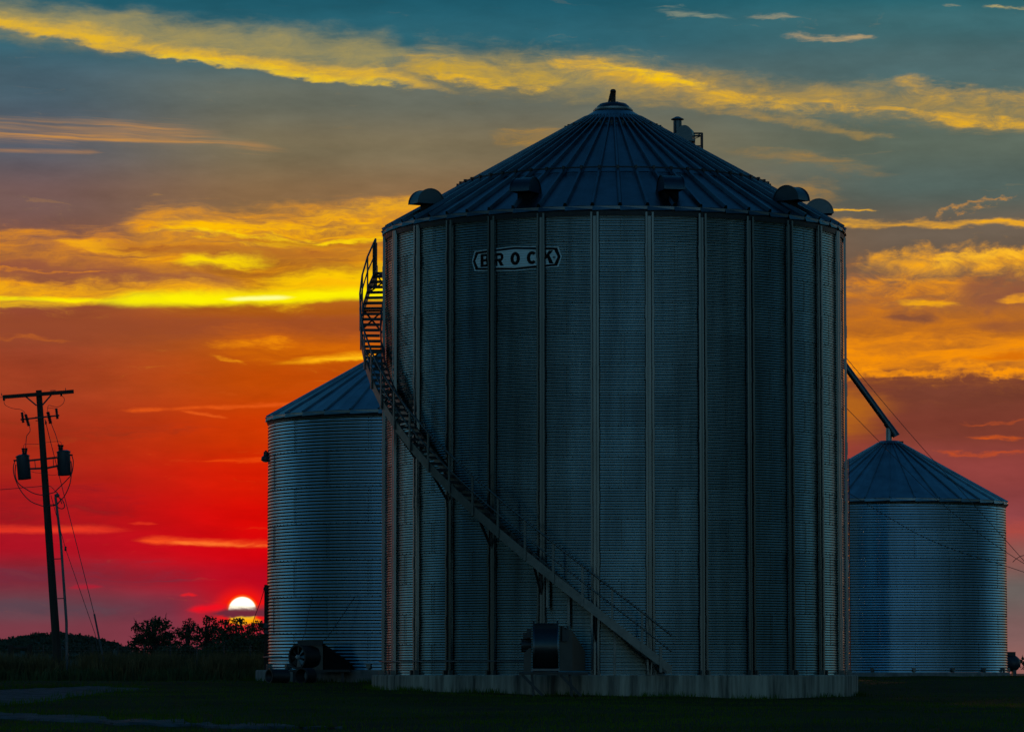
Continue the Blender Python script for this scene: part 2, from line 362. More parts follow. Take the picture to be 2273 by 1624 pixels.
# ------------------------------------------------------------------ materials
MATS = {}
def mat(name, color, rough=0.6, metal=0.0, var=0.25, scale=6.0, bump=0.0, bscale=None, stretch=(1, 1, 1), rvar=0.0, objvar=0.0, color2=None, spec=0.5):
    m = bpy.data.materials.new(name); m.use_nodes = True
    nt = m.node_tree; nt.nodes.clear()
    o = nt.nodes.new('ShaderNodeOutputMaterial'); b = nt.nodes.new('ShaderNodeBsdfPrincipled')
    nt.links.new(b.outputs[0], o.inputs[0])
    b.inputs['Metallic'].default_value = metal; b.inputs['Roughness'].default_value = rough
    b.inputs['Specular IOR Level'].default_value = spec
    g = nt.nodes.new('ShaderNodeNewGeometry')
    mp = nt.nodes.new('ShaderNodeMapping'); mp.inputs['Scale'].default_value = stretch
    nt.links.new(g.outputs['Position'], mp.inputs[0])
    n = nt.nodes.new('ShaderNodeTexNoise'); n.inputs['Scale'].default_value = scale; n.inputs['Detail'].default_value = 6; n.inputs['Roughness'].default_value = 0.62
    nt.links.new(mp.outputs[0], n.inputs['Vector'])
    rp = nt.nodes.new('ShaderNodeMapRange'); rp.inputs['From Min'].default_value = 0.3; rp.inputs['From Max'].default_value = 0.7
    nt.links.new(n.outputs['Fac'], rp.inputs['Value'])
    mx = nt.nodes.new('ShaderNodeMix'); mx.data_type = 'RGBA'
    c2 = color2 or tuple(k * (1 - var) for k in color)
    c1 = color if color2 else tuple(min(1, k * (1 + var)) for k in color)
    mx.inputs[6].default_value = (*c2, 1); mx.inputs[7].default_value = (*c1, 1)
    nt.links.new(rp.outputs[0], mx.inputs[0])
    out = mx.outputs[2]
    if objvar:
        oi = nt.nodes.new('ShaderNodeObjectInfo')
        mr = nt.nodes.new('ShaderNodeMapRange'); mr.inputs['To Min'].default_value = 1 - objvar; mr.inputs['To Max'].default_value = 1.0
        nt.links.new(oi.outputs['Random'], mr.inputs['Value'])
        vm = nt.nodes.new('ShaderNodeVectorMath'); vm.operation = 'SCALE'
        nt.links.new(out, vm.inputs[0]); nt.links.new(mr.outputs[0], vm.inputs['Scale'])
        out = vm.outputs[0]
        if rvar:
            m2 = nt.nodes.new('ShaderNodeMapRange'); m2.inputs['To Min'].default_value = rough - rvar; m2.inputs['To Max'].default_value = rough + rvar
            nt.links.new(oi.outputs['Random'], m2.inputs['Value'])
            ad = nt.nodes.new('ShaderNodeMath'); ad.operation = 'MULTIPLY_ADD'; ad.inputs[1].default_value = 0.16; 
            nt.links.new(n.outputs['Fac'], ad.inputs[0]); nt.links.new(m2.outputs[0], ad.inputs[2])
            nt.links.new(ad.outputs[0], b.inputs['Roughness'])
    nt.links.new(out, b.inputs['Base Color'])
    if bump:
        n2 = nt.nodes.new('ShaderNodeTexNoise'); n2.inputs['Scale'].default_value = bscale or scale * 4; n2.inputs['Detail'].default_value = 4
        nt.links.new(mp.outputs[0], n2.inputs['Vector'])
        bp = nt.nodes.new('ShaderNodeBump'); bp.inputs['Strength'].default_value = bump; bp.inputs['Distance'].default_value = 0.05
        nt.links.new(n2.outputs['Fac'], bp.inputs['Height']); nt.links.new(bp.outputs[0], b.inputs['Normal'])
    MATS[name] = m
    return m

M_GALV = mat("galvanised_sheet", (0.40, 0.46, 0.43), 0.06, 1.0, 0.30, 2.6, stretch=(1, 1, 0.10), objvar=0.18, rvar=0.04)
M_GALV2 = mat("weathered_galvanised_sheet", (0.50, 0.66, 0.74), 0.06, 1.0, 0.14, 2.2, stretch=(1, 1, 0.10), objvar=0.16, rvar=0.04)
M_STIFF = mat("stiffener_steel", (0.13, 0.17, 0.19), 0.26, 1.0, 0.2, 2.5, stretch=(1, 1, 0.15), objvar=0.2)
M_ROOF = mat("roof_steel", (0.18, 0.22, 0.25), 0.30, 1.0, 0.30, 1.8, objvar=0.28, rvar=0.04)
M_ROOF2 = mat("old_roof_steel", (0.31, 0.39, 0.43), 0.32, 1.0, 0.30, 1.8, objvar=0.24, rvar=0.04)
M_STEEL = mat("stair_steel", (0.16, 0.18, 0.18), 0.45, 1.0, 0.2, 5.0)
M_DARK = mat("dark_steel", (0.05, 0.055, 0.06), 0.5, 0.6, 0.2, 5.0)
M_VENT = mat("vent_steel", (0.09, 0.12, 0.14), 0.40, 1.0, 0.15, 3.0)
M_FANG = mat("fan_housing_paint", (0.04, 0.055, 0.062), 0.32, 0.7, 0.15, 4.0)
M_CONC = mat("concrete", (0.34, 0.31, 0.25), 0.9, 0.0, 0.75, 2.6, 0.5, 30, stretch=(1.8, 1.8, 0.16))
M_CONC2 = mat("old_concrete", (0.26, 0.26, 0.25), 0.9, 0.0, 0.4, 2.2, 0.4, 30, stretch=(1.6, 1.6, 0.3))
M_BLACK = mat("black_paint_and_shade", (0.012, 0.012, 0.013), 0.7, 0.0, 0.1, 5.0, spec=0.1)
M_DECAL = mat("sign_white", (0.82, 0.94, 0.94), 0.35, 0.0, 0.06, 5.0)
M_WOOD = mat("pole_wood", (0.055, 0.042, 0.032), 0.85, 0.0, 0.35, 9.0, 0.4, 40, stretch=(1, 1, 0.08))
M_TRAFO = mat("transformer_paint", (0.045, 0.055, 0.07), 0.45, 0.1, 0.12, 4.0)
M_PORC = mat("insulator_glaze", (0.08, 0.05, 0.045), 0.3, 0.0, 0.1, 8.0)
M_WIRE = mat("wire_aluminium", (0.10, 0.10, 0.10), 0.5, 0.5, 0.1, 4.0)
M_PVC = mat("conduit_grey", (0.16, 0.17, 0.18), 0.45, 0.2, 0.1, 4.0)
M_TANK = mat("tank_paint", (0.52, 0.56, 0.58), 0.4, 0.0, 0.1, 4.0)
M_LEAF = mat("tree_leaf", (0.045, 0.060, 0.022), 0.8, 0.0, 0.5, 1.2)
M_BARK = mat("bark", (0.05, 0.04, 0.032), 0.9, 0.0, 0.3, 6.0)
M_WOODS = mat("far_leaf", (0.040, 0.058, 0.034), 0.9, 0.0, 0.4, 0.05)
M_WEED = mat("dry_weed", (0.34, 0.22, 0.10), 0.9, 0.0, 0.6, 1.3, color2=(0.05, 0.045, 0.015), spec=0.1)
M_SHRUB = mat("shrub_leaf", (0.06, 0.08, 0.02), 0.85, 0.0, 0.5, 2.0)
M_BLADE = mat("grass_blade", (0.105, 0.180, 0.004), 0.8, 0.0, 0.5, 0.22, color2=(0.020, 0.050, 0.002), spec=0.15)
M_GROUND = mat("lawn_soil", (0.030, 0.055, 0.003), 0.95, 0.0, 0.5, 0.3, 0.6, 14, color2=(0.007, 0.014, 0.002), spec=0.1)
M_GRAVEL = mat("gravel", (0.062, 0.070, 0.080), 0.95, 0.0, 0.85, 2.2, 1.0, 18)
M_GUARD = mat("guy_guard", (0.09, 0.09, 0.10), 0.5, 0.0, 0.1, 4.0)
M_BLADEF = mat("fan_blade", (0.20, 0.22, 0.23), 0.4, 0.8, 0.1, 4.0)

# ------------------------------------------------------------------ mesh helpers
class MB:
    def __init__(s): s.v = []; s.f = []
    def add(s, vs, fs):
        o = len(s.v); s.v += [tuple(p) for p in vs]; s.f += [tuple(i + o for i in f) for f in fs]; return s
    def box(s, c, size, rot=None):
        hx, hy, hz = (k / 2 for k in size)
        vs = [Vector((x, y, z)) for x in (-hx, hx) for y in (-hy, hy) for z in (-hz, hz)]
        if rot is not None: vs = [rot @ p for p in vs]
        c = Vector(c)
        return s.add([p + c for p in vs], [(0, 1, 3, 2), (4, 6, 7, 5), (0, 4, 5, 1), (2, 3, 7, 6), (0, 2, 6, 4), (1, 5, 7, 3)])
    def bar(s, a, b, w, h, up=(0, 0, 1)):
        a, b = Vector(a), Vector(b); d = (b - a); L = d.length; d.normalize()
        up = Vector(up)
        x = d.cross(up)
        if x.length < 1e-4: x = d.cross(Vector((1, 0, 0)))
        x.normalize(); z = x.cross(d)
        rot = Matrix((x, d, z)).transposed()
        return s.box((a + b) / 2, (w, L, h), rot)
    def tube(s, pts, r, n=8, cap=True):
        pts = [Vector(p) for p in pts]
        rs = r if isinstance(r, (list, tuple)) else [r] * len(pts)
        o = len(s.v); prev = None
        for i, p in enumerate(pts):
            t = (pts[min(i + 1, len(pts) - 1)] - pts[max(i - 1, 0)]).normalized()
            if prev is None:
                a = t.cross(Vector((0, 0, 1)))
                if a.length < 1e-3: a = t.cross(Vector((0, 1, 0)))
            else:
                a = prev - t * prev.dot(t)
            a.normalize(); prev = a; b = t.cross(a)
            for k in range(n):
                an = 2 * PI * k / n
                s.v.append(tuple(p + (a * math.cos(an) + b * math.sin(an)) * rs[i]))
        for i in range(len(pts) - 1):
            for k in range(n):
                k2 = (k + 1) % n
                s.f.append((o + i * n + k, o + i * n + k2, o + (i + 1) * n + k2, o + (i + 1) * n + k))
        if cap:
            s.f.append(tuple(o + k for k in range(n))[::-1])
            s.f.append(tuple(o + (len(pts) - 1) * n + k for k in range(n)))
        return s
    def lathe(s, prof, n=32, c=(0, 0, 0), rot=None, a0=0.0, a1=2 * PI):
        o = len(s.v); full = abs(a1 - a0 - 2 * PI) < 1e-6
        m = n if full else n + 1
        c = Vector(c)
        for (r, z) in prof:
            for k in range(m):
                an = a0 + (a1 - a0) * k / n
                p = Vector((r * math.cos(an), r * math.sin(an), z))
                if rot is not None: p = rot @ p
                s.v.append(tuple(p + c))
        for i in range(len(prof) - 1):
            for k in range(n):
                k2 = (k + 1) % m
                s.f.append((o + i * m + k, o + i * m + k2, o + (i + 1) * m + k2, o + (i + 1) * m + k))
        return s
    def prism(s, poly, d):
        """closed polygon of 3d points extruded by vector d"""
        n = len(poly); poly = [Vector(p) for p in poly]; d = Vector(d)
        return s.add(poly + [p + d for p in poly], [tuple(range(n))[::-1], tuple(range(n, 2 * n))] + [(i, (i + 1) % n, n + (i + 1) % n, n + i) for i in range(n)])
    def mesh(s, name, m, smooth=False, ang=None):
        me = bpy.data.meshes.new(name); me.from_pydata(s.v, [], s.f); me.update()
        bm = bmesh.new(); bm.from_mesh(me); bmesh.ops.recalc_face_normals(bm, faces=bm.faces); bm.to_mesh(me); bm.free()
        me.materials.append(m)
        if smooth:
            me.polygons.foreach_set('use_smooth', [True] * len(me.polygons))
            if ang: me.set_sharp_from_angle(angle=R_(ang))
        return me
    def build(s, name, m, parent=None, smooth=False, ang=None):
        return link(name, s.mesh(name, m, smooth, ang), parent)
def link(name, me, parent=None, loc=None, rotz=None):
    o = bpy.data.objects.new(name, me); COL.objects.link(o)
    if parent is not None: o.parent = parent
    if loc is not None: o.location = loc
    if rotz is not None: o.rotation_euler = (0, 0, rotz)
    return o
def thing(name, label, cat, loc=(0, 0, 0), group=None):
    o = bpy.data.objects.new(name, None); COL.objects.link(o); o.location = loc
    o.empty_display_size = 0.2
    return tag(o, label, cat, group)
def tag(o, label=None, cat=None, group=None, kind=None):
    if label: o['label'] = label
    if cat: o['category'] = cat
    if group: o['group'] = group
    if kind: o['kind'] = kind
    return o
def rel(root, p): return Vector(p) - Vector(root.location)
def npmesh(name, V_, F_, m, smooth=False):
    me = bpy.data.meshes.new(name)
    V_ = np.asarray(V_, dtype=np.float32); F_ = np.asarray(F_, dtype=np.int32); k = F_.shape[1]
    me.vertices.add(len(V_)); me.vertices.foreach_set('co', V_.ravel())
    me.loops.add(F_.size); me.loops.foreach_set('vertex_index', F_.ravel())
    me.polygons.add(len(F_)); me.polygons.foreach_set('loop_start', np.arange(0, F_.size, k, dtype=np.int32))
    me.update(calc_edges=True); me.validate()
    me.materials.append(m)
    if smooth: me.polygons.foreach_set('use_smooth', [True] * len(me.polygons))
    return me

# ------------------------------------------------------------------ terrain
BIG = dict(x=(1363 - CX) / FPX * 104.2, y=104.2, R=6.4, z0=CAMZ - 0.02)
LEFT = dict(x=(915 - CX) / FPX * 118.4, y=118.4, R=4.565, z0=CAMZ + 0.13)
RIGHT = dict(x=(1976 - CX) / FPX * 151.2, y=151.2, R=4.64, z0=CAMZ + 0.07)
GY = [-4000, 0, 30, 45, 60, 80, 97, 108, 118, 130, 150, 175, 300, 600, 1500, 9000]
GZ = [0.0, 0.0, 0.55, 0.74, 0.90, 1.04, 1.12, 1.26, 1.42, 1.50, 1.63, 1.58, 1.2, 0.6, 0.2, 0.0]
def gz(x, y):
    z = np.interp(y, GY, GZ)
    near = np.clip((y - 70) / 20, 0, 1) * np.clip((125 - y) / 15, 0, 1)
    z = z - near * np.clip((np.asarray(x) - 2.84) * 0.017, -0.14, 0.12)
    fade = np.clip((np.asarray(y) - 10) / 30, 0, 1) * np.clip((260 - np.asarray(y)) / 60, 0, 1)
    z = z + fade * (0.018 * np.sin(x * 0.9 + y * 0.21) * np.cos(y * 0.37 - x * 0.3) + 0.012 * np.sin(x * 2.3 - y * 0.8))
    return z
xs = np.concatenate([[-9000, -3000, -1000, -300, -120, -60], np.arange(-40, 40.01, 0.8), [60, 120, 300, 1000, 3000, 9000]])
ys = np.concatenate([[-4000, -1000, -200, -40, 0, 15], np.arange(25, 190, 1.0), np.arange(190, 600, 20), [700, 1000, 1500, 2500, 5000, 9000]])
XX, YY = np.meshgrid(xs, ys)
GV = np.stack([XX, YY, gz(XX, YY)], -1).reshape(-1, 3)
nx = len(xs)
ii, jj = np.meshgrid(np.arange(len(ys) - 1), np.arange(nx - 1), indexing='ij')
a_ = (ii * nx + jj).ravel()
GF = np.stack([a_, a_ + 1, a_ + nx + 1, a_ + nx], -1)
ground = link("ground", npmesh("ground", GV, GF, M_GROUND, True)); tag(ground, kind="structure")

def ray_ground(u, v):
    p0 = P(u, v, 1.0); lo, hi = 20.0, 150.0
    d = np.arange(20, 190, 0.25)
    dirx = p0.x; dz = p0.z - CAMZ
    z = CAMZ + dz * d; g = gz(dirx * d, d)
    k = np.argmax(z < g)
    if not (z < g).any(): k = len(d) - 1
    return Vector((dirx * d[k], d[k], 0))
EDGES = []
def strip(name, top, bot, label_mat, off=0.035):
    """gravel sheet between an upper and a lower outline of picture points, laid on the ground"""
    N, K = 60, 14
    tu = np.array(top, float); bu = np.array(bot, float)
    us = np.linspace(tu[0, 0], tu[-1, 0], N)
    vs, fs = [], []; ea_, eb_ = [], []
    for i, u in enumerate(us):
        A = ray_ground(u, np.interp(u, tu[:, 0], tu[:, 1])); B = ray_ground(u, np.interp(u, bu[:, 0], bu[:, 1]))
        jit = 0.5 * math.sin(i * 1.7) + 0.7 * math.sin(i * 0.63 + 1) + random.uniform(-.4, .4)
        jb = 0.3 * math.sin(i * 1.3 + 2) + random.uniform(-0.2, 0.2)
        for k in range(K):
            t = k / (K - 1); p = A.lerp(B, t); p.y += jit * (1 - t) + jb * t
            vs.append((p.x, p.y, float(gz(p.x, p.y)) + (off if 0 < k < K - 1 else -0.04)))
    for i in range(N - 1):
        for k in range(K - 1):
            q = i * K + k; fs.append((q, q + 1, q + K + 1, q + K))
    EDGES.append([v[:2] for v in vs[0::K]]); EDGES.append([v[:2] for v in vs[K - 1::K]])
    return link(name, npmesh(name, vs, fs, label_mat, True))
g1 = strip("gravel_drive", [(-500, 1527), (-60, 1529), (60, 1527), (150, 1524), (230, 1524), (330, 1529)],
           [(-500, 1576), (-60, 1573), (40, 1566), (110, 1556), (180, 1545), (250, 1535), (330, 1530)], M_GRAVEL)
tag(g1, kind="structure")
g2 = strip("gravel_track", [(-500, 1566), (-60, 1581), (60, 1585), (180, 1591), (330, 1600), (520, 1609), (760, 1616)],
           [(-500, 1585), (-60, 1594), (60, 1599), (180, 1604), (330, 1611), (520, 1617), (760, 1619)], M_GRAVEL)
tag(g2, kind="structure")

# short lawn blades
def blades(name, pts, hmin, hmax, w, m, lean=0.5, segs=1):
    n = len(pts); h = rng.uniform(hmin, hmax, n); an = rng.uniform(0, 2 * PI, n); la = rng.uniform(0, 2 * PI, n)
    ln = rng.uniform(0, lean, n) * h
    dx, dy = np.cos(an) * w / 2, np.sin(an) * w / 2
    b0 = pts + np.stack([dx, dy, -0.02 * np.ones(n)], -1); b1 = pts - np.stack([dx, dy, 0.02 * np.ones(n)], -1)
    tip = pts + np.stack([np.cos(la) * ln, np.sin(la) * ln, h], -1)
    if segs == 1:
        V_ = np.stack([b0, b1, tip], 1).reshape(-1, 3)
        return npmesh(name, V_, np.arange(3 * n).reshape(n, 3), m)
    mid = pts + np.stack([np.cos(la) * ln * 0.35, np.sin(la) * ln * 0.35, h * 0.6], -1)
    m0 = mid + np.stack([dx, dy, 0 * dx], -1) * 0.7; m1 = mid - np.stack([dx, dy, 0 * dx], -1) * 0.7
    V_ = np.stack([b0, b1, m0, m1, tip], 1).reshape(-1, 3)
    o = (np.arange(n) * 5)[:, None]
    F_ = np.concatenate([o + np.array([[0, 1, 3]]), o + np.array([[0, 3, 2]]), o + np.array([[2, 3, 4]])], 0)
    return npmesh(name, V_, F_, m)
n = 90000
yy = 44 + (150 - 44) * rng.random(n) ** 1.25
xx = (rng.random(n) - 0.5) * yy * 0.30
def on_gravel(x, y):
    u = CX + FPX * x / y; v = HOR + (CAMZ - gz(x, y)) / y * FPX
    a = (u < 330) & (v > np.interp(u, [-60, 60, 150, 230, 330], [1529, 1527, 1524, 1524, 1529])) & (v < np.interp(u, [-60, 40, 110, 180, 250, 330], [1573, 1566, 1556, 1545, 1535, 1530]))
    b = (u < 760) & (v > np.interp(u, [-60, 60, 180, 330, 520, 760], [1581, 1585, 1591, 1600, 1609, 1616])) & (v < np.interp(u, [-60, 60, 180, 330, 520, 760], [1594, 1599, 1604, 1611, 1617, 1619]))
    return a | b
keep = ~(on_gravel(xx, yy) & (rng.random(n) < np.where(np.sin(xx * 1.1 + yy * 0.3) > 0.55, 0.55, 0.90)))
keep &= ((xx - BIG['x']) ** 2 + (yy - BIG['y']) ** 2 > 6.75 ** 2) & ((xx - LEFT['x']) ** 2 + (yy - LEFT['y']) ** 2 > 5.0 ** 2) & ((xx - RIGHT['x']) ** 2 + (yy - RIGHT['y']) ** 2 > 4.9 ** 2)
keep &= (np.sin(xx * 0.7 + 1.3 * np.sin(yy * 0.23)) + np.sin(yy * 0.41 + xx * 0.33) + rng.normal(0, 1.0, n)) > -0.9
xx, yy = xx[keep], yy[keep]
lawn = link("lawn_grass", blades("lawn_grass", np.stack([xx, yy, gz(xx, yy)], -1), 0.025, 0.065, 0.022, M_BLADE))
tag(lawn, "short mown green grass in front of the grain bins", "grass", kind="stuff")
# taller tufts against the foundations and along the gravel
pts = []
for poly in EDGES[:3]:
    for _k in range(len(poly) - 1):
        q0, q1 = np.array(poly[_k]), np.array(poly[_k + 1]); k = 26
        t = rng.random(k)[:, None]; q = q0 + (q1 - q0) * t
        X = q[:, 0] + rng.normal(0, 0.25, k); Y = q[:, 1] + rng.normal(0, 0.5, k)
        pts.append(np.stack([X, Y, gz(X, Y)], -1))
for B, r0 in ((BIG, 6.78), (LEFT, 5.06)):
    k = 2600
    an = rng.uniform(-PI, 0, k); rr = r0 + np.abs(rng.normal(0, 0.16, k))
    X = B['x'] + rr * np.cos(an); Y = B['y'] + rr * np.sin(an)
    sel = (np.sin(an * 17) + rng.normal(0, 0.7, k)) > 0
    pts.append(np.stack([X, Y, gz(X, Y)], -1)[sel])
tf = link("grass_fringe", blades("grass_fringe", np.concatenate(pts), 0.03, 0.17, 0.025, M_BLADE, 0.5))
tag(tf, "untrimmed grass fringe along the foot of the concrete foundations", "grass", kind="stuff")

# ------------------------------------------------------------------ grain bins
def sheet_mesh(name, R, ang, H, ncorr, amp, nseg, spc, m):
    """one curled wall sheet, its corrugations real; laps its neighbours slightly"""
    rows = ncorr * spc + 1
    tt = np.linspace(0, 1, nseg + 1); zz = np.linspace(0, 1, rows)
    T, Z = np.meshgrid(tt, zz)
    an = -PI / 2 + ang * 1.012 * (T - 0.5)
    r = R + amp * np.cos(2 * PI * ncorr * Z) + 0.005 * T + 0.002 * (1 - Z)
    dr = -amp * 2 * PI * ncorr / H * np.sin(2 * PI * ncorr * Z)
    NV = np.stack([np.cos(an), np.sin(an), -dr], -1).reshape(-1, 3); NV /= np.linalg.norm(NV, axis=1)[:, None]
    V_ = np.stack([r * np.cos(an), r * np.sin(an), Z * H], -1).reshape(-1, 3)
    i, j = np.meshgrid(np.arange(rows - 1), np.arange(nseg), indexing='ij')
    a = (i * (nseg + 1) + j).ravel()
    me = npmesh(name, V_, np.stack([a, a + 1, a + nseg + 2, a + nseg + 1], -1), m, True)
    me.normals_split_custom_set_from_vertices(NV.tolist())
    return me

def bolts(name, R, rows, parent, seam_list, H, ncorr, amp, m, s=0.016, ringstep=5):
    V_, F_ = [], []
    def one(an, z, rr):
        nonlocal V_, F_
        o = len(V_)
        c = Vector((rr * math.sin(an), -rr * math.cos(an), z)); t = Vector((math.cos(an), math.sin(an), 0)); nn = Vector((math.sin(an), -math.cos(an), 0)); up = Vector((0, 0, 1))
        for p in (t, up, -t, -up): V_.append(tuple(c + p * s))
        V_.append(tuple(c + nn * s * 1.1))
        for k in range(4): F_.append((o + k, o + (k + 1) % 4, o + 4))
    for an, ring in seam_list:
        for k in range(ncorr):
            z = (ring + (k + 0.5) / ncorr) * H
            for off in (-0.045, 0.045):
                one(an + off / R, z + (0.012 if off > 0 else -0.012), R + amp * math.cos(2 * PI * (k + 0.5)) + 0.012)
    for ring in range(1, rows):
        k = 0
        a = -R_(80)
        while a < R_(80):
            one(a, ring * H + 0.01, R + amp + 0.006); a += 0.24 / R
    o = link(name, npmesh(name, V_, F_, m), parent); o['kind'] = 'stuff'
    return o

def roof_panel_mesh(name, n, r1, z1, r0, z0, rib, m, lip=True):
    """one radial roof panel from the eave r1 to r0, with a standing rib on one edge"""
    h = PI / n
    mb = MB()
    def pt(r, z, a, up=0.0):
        L = math.hypot(r1 - r0, z0 - z1); nx_, nz_ = (z0 - z1) / L, (r1 - r0) / L
        return (r * math.sin(a) + up * nx_ * math.sin(a), -r * math.cos(a) - up * nx_ * math.cos(a), z + up * nz_)
    # pan with a little crown
    row = []
    for (r, z) in ((r1, z1), (r0, z0)):
        row += [pt(r, z, -h), pt(r, z, 0, 0.012), pt(r, z, h)]
    mb.add(row, [(0, 1, 4, 3), (1, 2, 5, 4)])
    if lip:
        mb.add([pt(r1, z1, -h), pt(r1, z1, h), (r1 * 1.000 * math.sin(h), -r1 * 1.000 * math.cos(h), z1 - 0.085), (-r1 * 1.007 * math.sin(h), -r1 * 1.007 * math.cos(h), z1 - 0.12)], [(0, 1, 2, 3)])
    # standing rib: trapezoid section centred on the +h edge
    hw = rib * 0.62
    vs = []
    for (r, z) in ((r1, z1), (r0, z0)):
        w = hw / r; w2 = hw * 0.45 / r
        if r < 1.2: w *= 0.55; w2 *= 0.55
        vs += [pt(r, z, h - w, 0.004), pt(r, z, h - w2, rib), pt(r, z, h + w2, rib), pt(r, z, h + w, 0.004)]
    mb.add(vs, [(0, 1, 5, 4), (1, 2, 6, 5), (2, 3, 7, 6), (0, 3, 2, 1)])
    return mb.mesh(name, m)

def stiffener_mesh(R, H, m):
    mb = MB()
    prof = [(-0.125, 0.0), (-0.118, 0.055), (-0.070, 0.060), (-0.052, 0.012), (0.0, 0.008), (0.030, 0.012), (0.046, 0.070), (0.098, 0.070), (0.118, 0.0)]
    def ring(z, k=1.0, dr=0.0): return [(t * k, -(R + 0.014 + r * k + dr), z) for t, r in prof]
    vs = ring(0.0) + ring(H); n = len(prof)
    mb.add(vs, [(i, i + 1, n + i + 1, n + i) for i in range(n - 1)])
    z = 1.2
    while z < H - 0.4:
        vs = ring(z, 1.10, 0.004) + ring(z + 0.34, 1.10, 0.004)
        mb.add(vs, [(i, i + 1, n + i + 1, n + i) for i in range(n - 1)])
        z += 1.6256
    return mb.mesh("stiffener", m)

# ---- the big bin
B = BIG
Rb, Hb, rings = B['R'], 0.8128, 15
AMP1 = 0.0080
WALLH = rings * Hb
big = thing("grain_bin", "tall corrugated steel grain bin with vertical ribs and a BROCK sign", "grain bin", (B['x'], B['y'], B['z0']), "corrugated steel grain bins")
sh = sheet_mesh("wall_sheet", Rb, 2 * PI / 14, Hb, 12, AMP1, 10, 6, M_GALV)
seams = []
PH = R_(0.55)
for r in range(rings):
    for k in range(14):
        c = PH + (2 * k + (r % 2) + 1) * (2 * PI / 28)
        link("wall_sheet", sh, big, (0, 0, r * Hb), c)
        s = c - PI / 14
        s = (s + PI) % (2 * PI) - PI
        if abs(s) < R_(82): seams.append((s, r))
bolts("seam_bolts", Rb, rings, big, seams, Hb, 12, AMP1, M_STEEL)
st = stiffener_mesh(Rb + AMP1, WALLH - 0.06, M_STIFF)
foot = MB()
for s in (-1, 1): foot.box((s * 0.10, -(Rb + 0.10), 0.06), (0.05, 0.14, 0.12))
foot = foot.mesh("foot_bracket", M_STEEL)
for k in range(28):
    a = R_(6.98) + k * 2 * PI / 28
    o = link("stiffener", st, big, (0, 0, 0), a)
    link("foot_bracket", foot, o)
found = MB()
ZG = -0.75
found.lathe([(6.74, ZG), (6.74, -0.03), (6.71, 0.0), (5.9, 0.0)], 72)
fo = found.build("foundation", M_CONC, big, True, 30); fo.location = (0, 0, -0.004)
# eave, roof
r_e, z_e, SL = 6.47, 12.27 + 0.02, 0.568
def zr(r): return z_e + (r_e - r) * SL
r_b, r_t = 4.40, 0.80
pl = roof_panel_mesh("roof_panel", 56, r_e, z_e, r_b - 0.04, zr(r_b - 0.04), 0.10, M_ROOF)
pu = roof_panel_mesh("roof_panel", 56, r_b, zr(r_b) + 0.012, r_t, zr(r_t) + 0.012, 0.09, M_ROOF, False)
for k in range(56):
    a = R_(3.2) + k * 2 * PI / 56
    link("roof_panel", pl, big, (0, 0, 0), a)
    link("roof_panel", pu, big, (0, 0, 0), a)
MB().lathe([(Rb + 0.04, WALLH - 0.16), (Rb + 0.055, WALLH - 0.03), (Rb + 0.02, WALLH), (r_e - 0.02, z_e - 0.05)], 112).build("eave_angle", M_DARK, big, True, 30)
def ring_clips(rad, count, h, clip=0.05):
    mb = MB(); zz = zr(rad) + h
    n_ = count * 2
    mb.tube([(rad * math.sin(2 * PI * k / n_), -rad * math.cos(2 * PI * k / n_), zz) for k in range(n_ + 1)], 0.022, 6)
    rg = mb.build("roof_ring", M_DARK, big, True, 60)
    cm = MB().box((0, -rad, zz - h * 0.4), (clip, clip * 1.3, h + 0.07)).mesh("ring_clip", M_DARK)
    for k in range(count):
        link("ring_clip", cm, rg, (0, 0, 0), R_(3.2) + (k + 0.5) * 2 * PI / count)
ring_clips(r_b - 0.02, 56, 0.13, 0.065)
ring_clips(1.36, 28, 0.09, 0.05)
col_ = MB().lathe([(0.98, zr(0.98) + 0.05), (0.86, zr(0.86) + 0.09), (0.52, zr(0.56) + 0.13), (0.52, zr(0.56) + 0.2)], 48)
pc = col_.build("peak_collar", M_ROOF2, big, True, 40)
tm = MB()
tm.add([(-0.048, -0.90, zr(0.90) + 0.085), (0.048, -0.90, zr(0.90) + 0.085), (0.034, -1.06, zr(1.06) + 0.07), (-0.034, -1.06, zr(1.06) + 0.07), (0, -0.98, zr(0.98) + 0.115)], [(0, 1, 4), (1, 2, 4), (2, 3, 4), (3, 0, 4)])
tm = tm.mesh("collar_tooth", M_ROOF2)
for k in range(56): link("collar_tooth", tm, pc, (0, 0, 0), R_(3.2) + (k + 0.5) * 2 * PI / 56)
zt = zr(0.56) + 0.12
lid = MB().lathe([(0.56, zt), (0.56, zt + 0.03), (0.49, zt + 0.05), (0.45, zt + 0.14), (0.37, zt + 0.21), (0.22, zt + 0.245), (0.001, zt + 0.25)], 40)
lid_o = lid.build("peak_lid", M_VENT, big, True, 50)
hd = MB()
hd.tube([(0.0, 0.05, zt + 0.22), (0.0, 0.02, zt + 0.46), (0.0, -0.03, zt + 0.56)], [0.075, 0.075, 0.082], 14)
hd.lathe([(0.085, 0.0), (0.078, 0.035), (0.05, 0.065), (0.001, 0.075)], 14, (0.0, -0.03, zt + 0.56))
hd.bar((-0.13, 0.05, zt + 0.22), (-0.045, 0.0, zt + 0.56), 0.04, 0.05)
hd.box((0.11, 0, zt + 0.255), (0.07, 0.07, 0.05))
hd.build("lid_opener", M_DARK, lid_o, True, 40)
